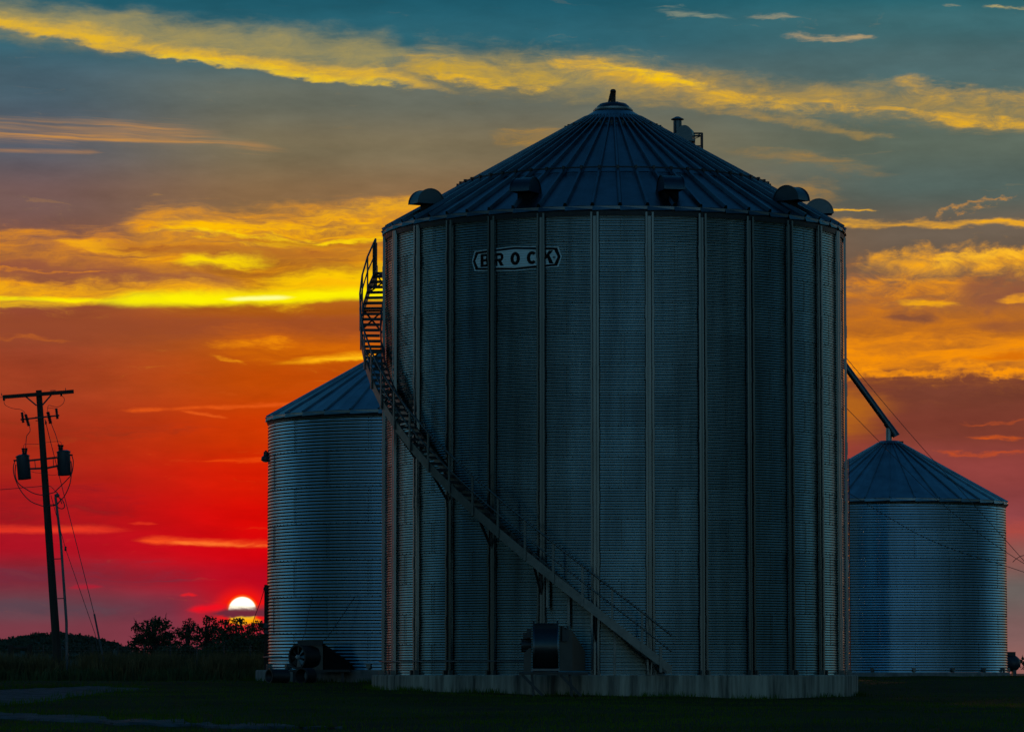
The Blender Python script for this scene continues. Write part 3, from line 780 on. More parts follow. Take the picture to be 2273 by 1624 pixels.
# roof vents: half-round hoods opening outwards and down
def vent_mesh():
    mb = MB(); n = 14; w = 0.27; rx, rz = 0.40, 0.40
    prof = [(rx * math.cos(PI * k / n), rz * math.sin(PI * k / n)) for k in range(n + 1)]
    vs = [(-w, p[0], p[1]) for p in prof] + [(w, p[0], p[1]) for p in prof]
    m_ = n + 1
    mb.add(vs, [(i, i + 1, m_ + i + 1, m_ + i) for i in range(n)] + [tuple(range(m_)), tuple(range(m_, 2 * m_))])
    # seam flange on both cheeks
    for s in (-1, 1):
        for k in range(n):
            a, b = prof[k], prof[k + 1]
            mb.bar((s * (w + 0.002), a[0] * 1.01, a[1] * 1.01), (s * (w + 0.002), b[0] * 1.01, b[1] * 1.01), 0.03, 0.03, (1, 0, 0))
    return mb.mesh("roof_vent", M_VENT, True, 35)
vm_ = vent_mesh()
vn_ = MB().box((0, 0.14, -0.11), (0.40, 0.44, 0.26)).mesh("vent_neck", M_BLACK)  # neck coloured black to stand in for the shadow under the hood
for ad, rv in ((-61, 5.92), (-24.8, 5.92), (13.3, 5.92), (53, 5.92), (91, 5.75), (131, 5.9), (171, 5.9)):
    a = R_(ad)
    o = link("roof_vent", vm_, big, (rv * math.sin(a), -rv * math.cos(a), zr(rv) + 0.17), a)
    link("vent_neck", vn_, o)
# exhauster and hatch on the right slope
def on_roof(a, r, up=0.0): return Vector((r * math.sin(a), -r * math.cos(a), zr(r) + up))
ea = R_(104)
p1, p2 = on_roof(R_(108), 1.93, 0.20), on_roof(R_(100), 2.08, 0.16)
ex = MB()
ex.tube([p1 + Vector((0, 0, -0.1)), p1 + Vector((0, 0, 0.52))], 0.12, 16)
ex.lathe([(0.18, 0.0), (0.185, 0.02), (0.05, 0.09), (0.001, 0.095)], 16, p1 + Vector((0, 0, 0.55)))
for s in (-1, 1): ex.bar(p1 + Vector((s * 0.1, 0, 0.48)), p1 + Vector((s * 0.1, 0, 0.58)), 0.02, 0.02)
exo = ex.build("exhaust_stack", M_VENT, big, True, 40)
hb = MB()
n = 12; w = 0.34
prof = [(0.22 * math.cos(PI * k / n), 0.25 * math.sin(PI * k / n)) for k in range(n + 1)]
prof = [(-0.22, -0.22)] + [(-p[0], p[1]) for p in prof] + [(0.22, -0.22)]
hb.prism([(p2.x - 0.05 + a, p2.y - 0.3, p2.z + 0.20 + b) for a, b in prof], (0.12, 0.6, 0))
hb.box((p2.x, p2.y - 0.02, p2.z + 0.02), (0.52, 0.66, 0.05))
hb.box((p2.x - 0.28, p2.y - 0.2, p2.z + 0.06), (0.25, 0.3, 0.3))
hb.build("hatch_hood", M_VENT, big, True, 40)
rl = MB()
q1 = p2 + Vector((0.22, 0, 0.22)); q2 = p2 + Vector((0.46, 0, 0.22)); q3 = p2 + Vector((0.46, 0, -0.28))
for dy in (-0.25, 0.25):
    d_ = Vector((0, dy, 0))
    rl.bar(q1 + d_, q2 + d_, 0.045, 0.045).bar(q2 + d_, q3 + d_, 0.05, 0.05, (1, 0, 0)).bar(q1 + d_ - Vector((0, 0, 0.1)), q2 + d_, 0.02, 0.02).bar(q1 + d_ - Vector((0, 0, 0.36)), q2 + d_ - Vector((0, 0, 0.36)), 0.04, 0.04)
rl.bar(q2 + Vector((0, -0.25, 0)), q2 + Vector((0, 0.25, 0)), 0.04, 0.04)
rl.build("hatch_rail", M_DARK, big)
# conduit round the foot and ladder on the right flank
cpts = [((Rb + 0.13) * math.sin(a), -(Rb + 0.13) * math.cos(a), 0.36) for a in np.radians(np.linspace(-100, -23, 40))]
MB().tube(cpts, 0.017, 6).build("foot_conduit", M_PVC, big, True, 60)
la = MB(); A = R_(90)
for s in (-1, 1):
    a = A + s * 0.22 / Rb
    la.bar(((Rb + 0.14) * math.sin(a), -(Rb + 0.14) * math.cos(a), 0.05), ((Rb + 0.14) * math.sin(a), -(Rb + 0.14) * math.cos(a), 6.0), 0.04, 0.02)
lad = la.build("ladder_rails", M_BLACK, big)
rm = MB().bar((-0.22, 0, 0), (0.22, 0, 0), 0.025, 0.025).mesh("rung", M_BLACK)
for k in range(19):
    link("rung", rm, lad, ((Rb + 0.14) * math.sin(A), -(Rb + 0.14) * math.cos(A), 0.3 + 0.3 * k), A)

# ---- BROCK sign: skin-thin panel following the corrugation
def corr_r(z, R=Rb, amp=AMP1, H=Hb, n=12): return R + amp * np.cos(2 * PI * n * z / H)
SA, SZ = R_(-25.7), 10.95 + 0.02
SW, SH = 2.66 / 2, 0.66 / 2
def wrap(bm, off):
    for v in bm.verts:
        z = SZ + v.co.y; a = SA + v.co.x / Rb
        r = corr_r(z) + 0.008 + off
        v.co = Vector((r * math.sin(a), -r * math.cos(a), z))
def cut(bm):
    for k in range(-40, 41):
        y = k * Hb / 12 / 6
        g = bm.verts[:] + bm.edges[:] + bm.faces[:]
        bmesh.ops.bisect_plane(bm, geom=g, plane_co=(0, y, 0), plane_no=(0, 1, 0))
    for k in range(-10, 11):
        g = bm.verts[:] + bm.edges[:] + bm.faces[:]
        bmesh.ops.bisect_plane(bm, geom=g, plane_co=(k * 0.14, 0, 0), plane_no=(1, 0, 0))
def hexa(w, h, e):  # w half width, h half height at centre, e half height at the ends
    c = 0.07
    return [(-w, 0), (-w + c * 1.3, -e), (0, -h), (w - c * 1.3, -e), (w, 0), (w - c * 1.3, e), (0, h), (-w + c * 1.3, e)]
def poly_part(name, loops, off, m, parent):
    bm = bmesh.new()
    if len(loops) == 1:
        bm.faces.new([bm.verts.new((x, y, 0)) for x, y in loops[0]])
    else:
        A_, B_ = loops
        va = [bm.verts.new((x, y, 0)) for x, y in A_]; vb = [bm.verts.new((x, y, 0)) for x, y in B_]
        for i in range(len(va)):
            j = (i + 1) % len(va); bm.faces.new((va[i], va[j], vb[j], vb[i]))
    bmesh.ops.triangulate(bm, faces=bm.faces[:])
    cut(bm); wrap(bm, off)
    me = bpy.data.meshes.new(name); bm.to_mesh(me); bm.free(); me.materials.append(m)
    return link(name, me, parent)
sign = poly_part("sign_panel", [hexa(SW, SH, 0.265)], 0.003, M_DECAL, big)
sign['label'] = "white hexagonal BROCK sign with black border and lettering"
poly_part("sign_border", [hexa(SW - 0.035, SH - 0.025, 0.24), hexa(SW - 0.115, SH - 0.082, 0.185)], 0.006, M_BLACK, sign)
def letter(ch):
    """stroke polygons of a heavy grotesque capital in a 1 x 1.25 cell"""
    W_, H_, s = 0.98, 1.30, 0.34
    def arcband(cx, cy, rx, ry, t, a0, a1, n=20):
        out = []
        for k in range(n):
            b0, b1 = R_(a0 + (a1 - a0) * k / n), R_(a0 + (a1 - a0) * (k + 1) / n)
            out.append([(cx + rx * math.cos(b0), cy + ry * math.sin(b0)), (cx + rx * math.cos(b1), cy + ry * math.sin(b1)),
                        (cx + (rx - t) * math.cos(b1), cy + (ry - t * 0.9) * math.sin(b1)), (cx + (rx - t) * math.cos(b0), cy + (ry - t * 0.9) * math.sin(b0))])
        return out
    rect = lambda x0, y0, x1, y1: [(x0, y0), (x1, y0), (x1, y1), (x0, y1)]
    if ch == 'O': return arcband(0.5, 0.65, 0.5, 0.65, s, 0, 360, 28)
    if ch == 'C': return arcband(0.52, 0.65, 0.52, 0.65, s, 42, 318, 24)
    if ch == 'K': return [rect(0, 0, s, H_), [(s, 0.42), (s, 0.84), (0.64, H_), (1.06, H_)], [(0.40, 0.78), (0.68, 0.98 - 0.12), (1.10, 0), (0.68, 0)]]
    if ch == 'R':
        return [rect(0, 0, s, H_), rect(s, H_ - 0.26, 0.64, H_), rect(s, 0.46, 0.64, 0.72)] + arcband(0.62, 0.88, 0.38, 0.42, 0.30, -90, 90, 12) + [[(0.42, 0.48), (0.76, 0.48), (1.04, 0), (0.66, 0)]]
    if ch == 'B':
        return [rect(0, 0, s, H_), rect(s, H_ - 0.24, 0.62, H_), rect(s, 0.54, 0.66, 0.78), rect(s, 0, 0.64, 0.24)] + arcband(0.60, 0.945, 0.36, 0.355, 0.30, -90, 90, 12) + arcband(0.62, 0.375, 0.40, 0.375, 0.31, -90, 90, 12)
lx = [-1.04, -0.60, -0.115, 0.36, 0.80]
for ch, x0 in zip("BROCK", lx):
    bm = bmesh.new(); sc = 0.262
    for poly in letter(ch):
        bm.faces.new([bm.verts.new((x0 + px * sc * 1.06, -0.175 + py * sc * 1.02, 0)) for px, py in poly])
    bmesh.ops.triangulate(bm, faces=bm.faces[:]); cut(bm); wrap(bm, 0.006)
    me = bpy.data.meshes.new("letter"); bm.to_mesh(me); bm.free(); me.materials.append(M_BLACK)
    o = link("letter", me, sign); o['label'] = "black capital letter " + ch
bm = bmesh.new()
va = [bm.verts.new((1.12 + 0.035 * math.cos(k * PI / 6), -0.01 + 0.035 * math.sin(k * PI / 6), 0)) for k in range(12)]
vb = [bm.verts.new((1.12 + 0.022 * math.cos(k * PI / 6), -0.01 + 0.022 * math.sin(k * PI / 6), 0)) for k in range(12)]
for i in range(12): bm.faces.new((va[i], va[(i + 1) % 12], vb[(i + 1) % 12], vb[i]))
vc = [bm.verts.new(p) for p in ((1.108, -0.026, 0), (1.118, -0.026, 0), (1.118, 0.006, 0), (1.108, 0.006, 0))]; bm.faces.new(vc)
vc = [bm.verts.new(p) for p in ((1.118, -0.008, 0), (1.132, -0.026, 0), (1.136, -0.02, 0), (1.124, 0.004, 0))]; bm.faces.new(vc)
cut(bm); wrap(bm, 0.006)
me = bpy.data.meshes.new("registered_mark"); bm.to_mesh(me); bm.free(); me.materials.append(M_BLACK)
link("registered_mark", me, sign)

# ---- the two smaller bins
def small_bin(Bd, rings_, sheets, phase, roofn, rphase, label, cap_r, cap_h, fnd):
    t = thing("grain_bin", label, "grain bin", (Bd['x'], Bd['y'], Bd['z0']), "corrugated steel grain bins")
    H = 1.1176; R = Bd['R']; amp = 0.0105
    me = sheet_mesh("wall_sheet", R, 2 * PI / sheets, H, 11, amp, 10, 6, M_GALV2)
    sm = []
    for r in range(rings_):
        for k in range(sheets):
            c = R_(phase) + (k + 0.5 + 0.5 * (r % 2)) * 2 * PI / sheets
            link("wall_sheet", me, t, (0, 0, r * H), c)
            s = (c - PI / sheets + PI) % (2 * PI) - PI
            if abs(s) < R_(82): sm.append((s, r))
    bolts("seam_bolts", R, rings_, t, sm, H, 11, amp, M_STEEL, 0.017)
    wh = rings_ * H
    re, ze, sl = R + 0.09, wh + 0.09, 0.568
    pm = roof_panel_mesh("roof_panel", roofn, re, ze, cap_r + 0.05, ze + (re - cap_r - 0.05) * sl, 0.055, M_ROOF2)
    for k in range(roofn): link("roof_panel", pm, t, (0, 0, 0), R_(rphase) + k * 2 * PI / roofn)
    MB().lathe([(R + 0.03, wh - 0.10), (R + 0.05, wh - 0.02), (R + 0.02, wh + 0.01), (re - 0.02, ze - 0.06)], 80).build("eave_angle", M_DARK, t, True, 30)
    zc = ze + (re - cap_r) * sl
    MB().lathe([(cap_r + 0.16, zc - 0.05), (cap_r + 0.02, zc + 0.03), (cap_r, zc + cap_h), (0.001, zc + cap_h + 0.02)], 32).build("peak_collar", M_ROOF2, t, True, 40)
    f = MB(); f.lathe([(R + fnd[0], fnd[1]), (R + fnd[0], -0.03), (R + fnd[0] - 0.03, 0), (R - 0.5, 0)], 64)
    fo = f.build("foundation", M_CONC2, t, True, 30); fo.location = (0, 0, -0.004)
    # base angle bolts: anchor lugs
    lm = MB().box((0, -(R + 0.05), 0.11), (0.13, 0.1, 0.13)).box((0, -(R + 0.07), 0.05), (0.05, 0.08, 0.12)).mesh("anchor_lug", M_STEEL)
    for k in range(18): link("anchor_lug", lm, t, (0, 0, 0), R_(5) + k * PI / 9)
    return t, zc + cap_h
lbin, _ = small_bin(LEFT, 7, 10, -15, 32, -22.6 - 5.625, "corrugated steel grain bin behind the outside staircase, nearest the setting sun", 0.6, 0.06, (0.36, -0.55))
rbin, RCAP = small_bin(RIGHT, 6, 10, -29.6, 30, 0.2, "low corrugated steel grain bin with a spout over its peak", 0.40, 0.07, (0.10, -0.30))
cpts = [((LEFT['R'] + 0.10) * math.sin(a), -(LEFT['R'] + 0.10) * math.cos(a), 0.40) for a in np.radians(np.linspace(-96, -58, 20))]
MB().tube(cpts, 0.022, 6).build("foot_conduit", M_PVC, lbin, True, 60)

# ------------------------------------------------------------------ staircase
RO, RI = 7.05, 6.52
TH0, TH1, RISE = 10.5, -108.0, 0.0962      # degrees, metres per degree
stair = thing("outside_staircase", "steel staircase with handrail winding up the tall bin's wall", "staircase", (B['x'], B['y'], B['z0']))
def hz(th): return (TH0 - th) * RISE
def hp(r, th, dz=0.0): a = R_(th); return Vector((r * math.sin(a), -r * math.cos(a), hz(th) + dz))
NSEG = 19
ths = [TH0 + (TH1 - TH0) * k / NSEG for k in range(NSEG + 1)]
for k in range(NSEG):
    a, b = ths[k], ths[k + 1]
    for r, h in ((RO, 0.24), (RI, 0.22)):
        A0, B0 = hp(r, a), hp(r, b)
        ex_ = (B0 - A0).normalized() * 0.02
        vs = []
        n_ = Vector((math.sin(R_((a + b) / 2)), -math.cos(R_((a + b) / 2)), 0)) * 0.02
        for p in (A0 - ex_, B0 + ex_):
            for s in (-1, 1):
                for dz in (-0.04, h): 
                    vs.append(p + n_ * s + Vector((0, 0, max(dz, -p.z) if dz < 0 else dz)))
        MB().add(vs, [(0, 1, 3, 2), (4, 6, 7, 5), (0, 4, 5, 1), (2, 3, 7, 6), (0, 2, 6, 4), (1, 5, 7, 3)]).build("stringer", M_STEEL, stair)
    # rails
    MB().tube([hp(RO + 0.05, a, 1.02), hp(RO + 0.05, b, 1.02)], 0.027, 8).build("handrail", M_STEEL, stair, True, 50)
    MB().tube([hp(RO + 0.05, a, 0.60), hp(RO + 0.05, b, 0.60)], 0.020, 8).build("mid_rail", M_STEEL, stair, True, 50)
pm = MB().box((0, -(RO + 0.045), 0.50), (0.06, 0.035, 1.06)).mesh("rail_post", M_STEEL)
for k in range(NSEG + 1):
    if k == 0: continue
    link("rail_post", pm, stair, (0, 0, hz(ths[k])), R_(ths[k]))
link("newel_post", MB().box((0, -(RO + 0.02), 0.33), (0.07, 0.05, 0.66)).mesh("newel_post", M_STEEL), stair, (0, 0, 0.06), R_(8.2))
NT_ = 66
tm = MB()
tm.box((0, -(RO + RI) / 2, 0.0), (0.235, RO - RI - 0.045, 0.04))
tm.box((0.10, -(RO + RI) / 2, -0.035), (0.03, RO - RI - 0.05, 0.05))
tm = tm.mesh("tread", M_DARK)
for k in range(1, NT_):
    th = TH0 + (TH1 - TH0) * k / NT_
    link("tread", tm, stair, (0, 0, hz(th) + 0.09), R_(th))
for k in range(0, NSEG, 2):
    a, b = ths[k], ths[min(k + 1, NSEG)]
    if hz(a) < 1.0: continue
    MB().bar(hp(RO, a, 0.0), hp(RI, b, 0.0), 0.035, 0.035).build("cross_brace", M_DARK, stair)
    MB().bar(hp(RI, a, 0.0), hp(RO, b, 0.0), 0.03, 0.03).build("cross_brace", M_DARK, stair)
for k in range(12):
    th = R_(6.98) / PI * 180 - k * 360 / 28 * 1.0
    th = 6.98 - 12.857 * k
    if th > 3 or th < TH1: continue
    z = hz(th)
    if z < 0.9: continue
    mb = MB()
    drop = 0.72
    mb.bar(hp(Rb + 0.10, th, -0.02), hp(Rb + 0.10, th, -drop), 0.07, 0.05, (1, 0, 0))
    mb.bar(hp(Rb + 0.10, th, -drop + 0.04), hp(RO - 0.03, th, -0.05), 0.05, 0.05)
    mb.bar(hp(Rb + 0.09, th, -0.03), hp(RO, th, -0.03), 0.06, 0.05)
    mb.build("bracket", M_DARK, stair)
# short posts propping the lowest flights
for th in (-1.5, -12.0, -17.0):
    z = hz(th)
    MB().box(hp(RI + 0.06, th, 0) - Vector((0, 0, z * 0.5 if z < 1.6 else 0.45)), (0.06, 0.06, z if z < 1.6 else 0.9)).build("prop_post", M_STEEL, stair)
# landing and tall end posts at the eave
thE = TH1
zE = hz(thE)
mb = MB()
mb.box((0, -(RO + RI) / 2 + 0.06, 0), (1.0, RO - RI + 0.14, 0.06))
link("landing", mb.mesh("landing", M_STEEL), stair, (0, 0, zE + 0.03), R_(thE - 3.5))
for r in (RO + 0.03, RI + 0.1):
    link("end_post", MB().box((0, -r, 0.42), (0.13, 0.10, 1.25)).mesh("end_post", M_DARK), stair, (0, 0, zE - 0.15), R_(thE + 0.8))

# ------------------------------------------------------------------ fans
# centrifugal fan at the tall bin's foot
D1 = 95.8
c = P(1211, 1436, D1)
fan = thing("aeration_fan", "drum-shaped aeration fan on legs at the tall bin's foot", "fan", (c.x, c.y, B['z0'] - 0.5))
o0 = rel(fan, c)
RX = Matrix.Rotation(PI / 2, 3, 'Y')
MB().lathe([(0.001, -0.30), (0.62, -0.30), (0.62, 0.30), (0.001, 0.30)], 48, o0, RX).build("drum", M_FANG, fan, True, 40)
for s in (-1, 1):
    MB().lathe([(0.58, -0.02), (0.675, -0.02), (0.675, 0.02), (0.58, 0.02)], 48, o0 + Vector((s * 0.305, 0, 0)), RX).build("drum_flange", M_VENT, fan, True, 40)
mb = MB()
mb.tube([o0 + Vector((-0.36, 0, 0.05)), o0 + Vector((-0.62, 0, 0.05))], 0.17, 18)
for k in range(8): mb.bar(o0 + Vector((-0.40, 0.17 * math.cos(k * PI / 4), 0.05 + 0.17 * math.sin(k * PI / 4))), o0 + Vector((-0.58, 0.17 * math.cos(k * PI / 4), 0.05 + 0.17 * math.sin(k * PI / 4))), 0.02, 0.02)
mb.box(o0 + Vector((-0.48, -0.1, 0.30)), (0.2, 0.2, 0.16))
mb.box(o0 + Vector((-0.42, -0.22, 0.36)), (0.12, 0.12, 0.22))
mb.build("motor", M_DARK, fan, True, 40)
mb = MB()
pz = o0.z
mb.prism([(o0.x - 0.56, -0.42, pz - 0.62), (o0.x - 0.37, -0.42, pz - 0.62), (o0.x - 0.37, -0.42, pz - 0.02), (o0.x - 0.42, -0.42, pz - 0.02), (o0.x - 0.56, -0.42, pz - 0.16)], (0, 0.7, 0))
mb.build("motor_guard", M_FANG, fan)
mb = MB()
a0, a1 = o0.x + 0.36, o0.x + 1.02
vs = [(a0, -0.52, pz - 0.60), (a0, 0.55, pz - 0.60), (a0, 0.55, pz + 0.56), (a0, -0.52, pz + 0.56),
      (a0 + 0.32, -0.44, pz - 0.60), (a0 + 0.32, 0.9, pz - 0.60), (a0 + 0.32, 0.9, pz + 0.42), (a0 + 0.32, -0.44, pz + 0.42),
      (a1, 0.2, pz - 0.60), (a1, 1.6, pz - 0.60), (a1, 1.6, pz - 0.10), (a1, 0.2, pz - 0.10)]
mb.add(vs, [(0, 1, 2, 3), (0, 3, 7, 4), (1, 5, 6, 2), (3, 2, 6, 7), (0, 4, 5, 1), (4, 7, 11, 8), (5, 9, 10, 6), (7, 6, 10, 11), (4, 8, 9, 5), (8, 11, 10, 9)])
mb.build("transition_duct", M_FANG, fan)
mb = MB(); mb.box(o0 + Vector((0.5, -0.56, 0.30)), (0.16, 0.1, 0.30)); mb.box(o0 + Vector((0.44, -0.57, 0.50)), (0.05, 0.06, 0.08)); mb.box(o0 + Vector((0.56, -0.57, 0.50)), (0.05, 0.06, 0.08))
mb.build("switch_box", M_DARK, fan)
MB().box(o0 + Vector((0.2, 0.1, -0.66)), (1.75, 1.05, 0.07)).build("base_frame", M_DARK, fan)
MB().prism([o0 + Vector((-0.40, -0.5, -0.60)), o0 + Vector((0.42, -0.5, -0.60)), o0 + Vector((0.36, -0.5, -0.54)), o0 + Vector((-0.34, -0.5, -0.54))], (0, 0.12, 0)).build("drum_cradle", M_PVC, fan)
gzf = float(gz(c.x, c.y)) - fan.location.z
for sx in (-0.35, 0.62):
    for yy_ in (-0.3, 0.4):
        MB().bar(o0 + Vector((sx, yy_, -0.66)), Vector((o0.x + sx + 0.05, yy_, gzf - 0.05)), 0.06, 0.06, (0, 1, 0)).build("leg", M_DARK, fan)
    MB().bar(o0 + Vector((sx - 0.25, -0.34, -0.69)), Vector((o0.x + sx + 0.28, -0.34, gzf)), 0.07, 0.06, (0, 1, 0)).build("leg_brace", M_DARK, fan)

# axial fan at the left bin
D2 = 113.0
c = P(661, 1457, D2)
af = thing("axial_fan", "round-faced axial fan with sloping duct at the left bin's foot", "fan", (c.x, c.y, LEFT['z0'] - 0.4))
o0 = rel(af, c)
ROT = Matrix.Rotation(R_(-43), 3, 'Z') @ Matrix.Rotation(PI / 2, 3, 'X')   # face towards camera, turned left
RF = 0.345
MB().lathe([(RF - 0.03, 0.02), (RF, 0.03), (RF, -0.62), (RF - 0.03, -0.62)], 40, o0, ROT).build("housing", M_DARK, af, True, 40)
MB().lathe([(RF - 0.02, 0.035), (RF + 0.035, 0.035), (RF + 0.035, -0.02), (RF - 0.02, -0.02)], 40, o0, ROT).build("inlet_ring", M_DARK, af, True, 40)
MB().lathe([(0.001, 0.06), (0.05, 0.05), (0.07, 0.0), (0.07, -0.05)], 20, o0, ROT).build("hub", M_TANK, af, True, 40)
for k in range(8):
    a = k * PI / 4
    vs = []
    for r in (0.06, 0.31):
        for da, dz in ((-0.17, 0.0), (0.30, -0.06)):
            q = a + da * (1.0 if r > 0.1 else 1.6)
            vs.append(ROT @ Vector((r * math.cos(q), r * math.sin(q), dz)) + o0)
    MB().add(vs, [(0, 1, 3, 2)]).build("fan_blade", M_BLADEF, af)
def Q3(x, y): return (600 + x / 5.075) * 0.9092, (1380 + y / 5.075) * 0.9093     # helper for points read off an enlargement
def W3(x, y, d): return rel(af, P(*Q3(x, y), d))
MB().prism([W3(640, 928, D2 + .2), W3(950, 928, D2 + .2), W3(950, 985, D2 + .2), W3(640, 990, D2 + .2)], (0, 0.5, 0)).build("control_cover", M_DARK, af)
MB().prism([W3(745, 985, D2 + .3), W3(955, 980, D2 + .3), W3(955, 1290, D2 + .3), W3(745, 1290, D2 + .3)], (0, 0.6, 0)).build("heater_box", M_FANG, af)
MB().prism([W3(955, 965, D2 + .4), W3(1285, 1200, D2 + .4), W3(1285, 1292, D2 + .4), W3(955, 1292, D2 + .4)], (0, 0.9, 0)).build("transition_duct", M_BLACK, af)
MB().prism([W3(540, 1285, D2 + .2), W3(1290, 1285, D2 + .2), W3(1290, 1315, D2 + .2), W3(540, 1315, D2 + .2)], (0, 0.6, 0)).build("skid", M_DARK, af)
ga = float(gz(c.x, c.y)) - af.location.z
for x in (600, 860, 1200):
    p = W3(x, 1310, D2 + .4); MB().bar(p, Vector((p.x, p.y, ga - 0.05)), 0.08, 0.08, (0, 1, 0)).build("leg", M_DARK, af)
MB().tube([W3(945, 935, D2 + .5), W3(1000, 900, D2 + .5), W3(1060, 820, D2 + .7), W3(1360, 375, D2 + 0.9)], 0.012, 6).build("cable", M_WIRE, af, True)
MB().tube([W3(700, 930, D2 + .5), W3(740, 800, D2 + .8), W3(780, 560, D2 + 1.0), W3(830, 390, D2 + 1.3)], 0.010, 6).build("cable", M_WIRE, af, True)

# culvert pipes lying by the left foundation
def pipe(name, u, v, d, r, L, ang, label):
    p = P(u, v, d); g = float(gz(p.x, p.y))
    t = thing(name, label, "pipe", (p.x, p.y, g))
    rot = Matrix.Rotation(R_(ang), 3, 'Z') @ Matrix.Rotation(PI / 2, 3, 'Y')
    prof = []
    for k in range(33): prof.append((r + (0.012 if k % 2 else 0.0), -L / 2 + L * k / 32))
    MB().lathe(prof, 24, (0, 0, r), rot).build("pipe_wall", M_DARK, t, True, 60)
    MB().lathe([(r - 0.02, -L / 2 - 0.01), (r + 0.02, -L / 2 - 0.01), (r + 0.02, -L / 2 + 0.03), (r - 0.02, -L / 2 + 0.03)], 24, (0, 0, r), rot).build("pipe_rim", M_DARK, t, True, 40)
    return t
pipe("drain_pipe", 617, 1505, 111.8, 0.20, 0.62, 35, "short dark drain pipe lying beside the left foundation")
pipe("drain_pipe", 679, 1502, 111.6, 0.22, 0.5, 60, "dark pipe end lying below the round-faced axial fan")

# yard light and service post on the left bin's flank
yl = P(590, 1014, 118.2)
tl = thing("yard_light", "small hooded yard light sticking out from the left bin's wall", "lamp", (yl.x, yl.y, yl.z))
MB().lathe([(0.07, 0.17), (0.075, 0.05), (0.14, 0.0), (0.15, -0.10), (0.13, -0.12), (0.11, -0.12)], 20).build("lamp_shade", M_TRAFO, tl, True, 40)
MB().lathe([(0.001, 0.21), (0.035, 0.21), (0.035, 0.17), (0.06, 0.165), (0.06, 0.1)], 14).build("photocell", M_DARK, tl, True, 40)
MB().lathe([(0.001, -0.17), (0.09, -0.15), (0.12, -0.11)], 16).build("lens", M_TANK, tl, True, 40)
MB().tube([(0.02, 0, 0.10), (0.18, 0.05, 0.10)], 0.03, 8).build("arm", M_DARK, tl, True, 40)
sp = P(589.5, 1490, 118.0)
ps = thing("service_post", "dark square post standing against the left bin's sunlit edge", "post", (sp.x, sp.y, LEFT['z0'] - 0.3))
tp = rel(ps, P(590.5, 1297, 118.0))
MB().bar((0, 0, -0.3), tp, 0.10, 0.10, (0, 1, 0)).build("post", M_WOOD, ps)
MB().box((tp.x + 0.0, -0.06, tp.z * 0.57), (0.14, 0.06, 0.16)).box((tp.x, -0.06, tp.z * 0.50), (0.10, 0.06, 0.12)).build("meter_box", M_TRAFO, ps)
MB().lathe([(0.001, 0.05), (0.03, 0.03), (0.02, 0.0), (0.03, -0.03), (0.001, -0.05)], 10, tp + Vector((-0.06, 0, -0.12))).build("insulator", M_PORC, ps, True)
w_ = MB().tube([P(587, 1306, 118), P(578, 1335, 122), P(566, 1366, 128), P(556, 1402, 136)], 0.011, 5).build("slack_wire", M_WIRE, None, True)
tag(w_, "thin wire slanting down from the dark post across the sun", "wire")

# ------------------------------------------------------------------ utility pole
DP = 128.0
def Z1(x, y): return x * 0.17915, 845.6 + y * 0.17917
pb = P(134, 1500, DP); pb.z = float(gz(pb.x, pb.y))
pole = thing("utility_pole", "leaning wooden utility pole with a crossarm and fuse cutouts", "utility pole", pb)
def pr(u, v, d=DP): return rel(pole, P(u, v, d))
def pz1(x, y, d=DP): return pr(*Z1(x, y), d)
top, bot = pr(86, 866), Vector((0, 0, -0.6))
MB().tube([bot, bot.lerp(top, 0.5), top], [0.155, 0.13, 0.102], 20).build("pole_shaft", M_WOOD, pole, True, 40)
MB().bar(pr(6, 881, DP - .16), pr(163.5, 868.7, DP - .16), 0.10, 0.125).build("crossarm", M_WOOD, pole)
MB().bar(pz1(318, 190, DP - .14), pz1(452, 302, DP - .12), 0.03, 0.05).build("arm_brace", M_DARK, pole)
MB().bar(pz1(634, 172, DP - .14), pz1(524, 298, DP - .12), 0.03, 0.05).build("arm_brace", M_DARK, pole)
MB().bar(pz1(255, 476, DP - .1), pz1(735, 424, DP - .1), 0.05, 0.05).build("cutout_arm", M_DARK, pole)
def ribbed(name, a, b, r, par, m=M_PORC, n=7):
    a, b = Vector(a), Vector(b); pts, rs = [], []
    for k in range(n * 2 + 1):
        pts.append(a.lerp(b, k / (2 * n))); rs.append(r * (1.0 if k % 2 else 0.62))
    return MB().tube(pts, rs, 10).build(name, m, par, True, 70)
for (xa, ya, xb, yb, r) in ((272, 385, 288, 515, 0.055), (316, 410, 358, 555, 0.062), (592, 380, 628, 525, 0.070), (696, 337, 712, 468, 0.055)):
    ribbed("fuse_cutout", pz1(xa, ya, DP - .15), pz1(xb, yb, DP - .15), r, pole)
for (x, y) in ((50, 228), (760, 172)):
    ribbed("suspension_insulator", pz1(x, y - 22, DP - .16), pz1(x, y + 14, DP - .16), 0.05, pole, n=3)
for (x, y) in ((20, 170), (812, 105)):
    MB().bar(pz1(x, y + 10, DP - .16), pz1(x, y - 20, DP - .16), 0.02, 0.02).build("pin", M_DARK, pole)
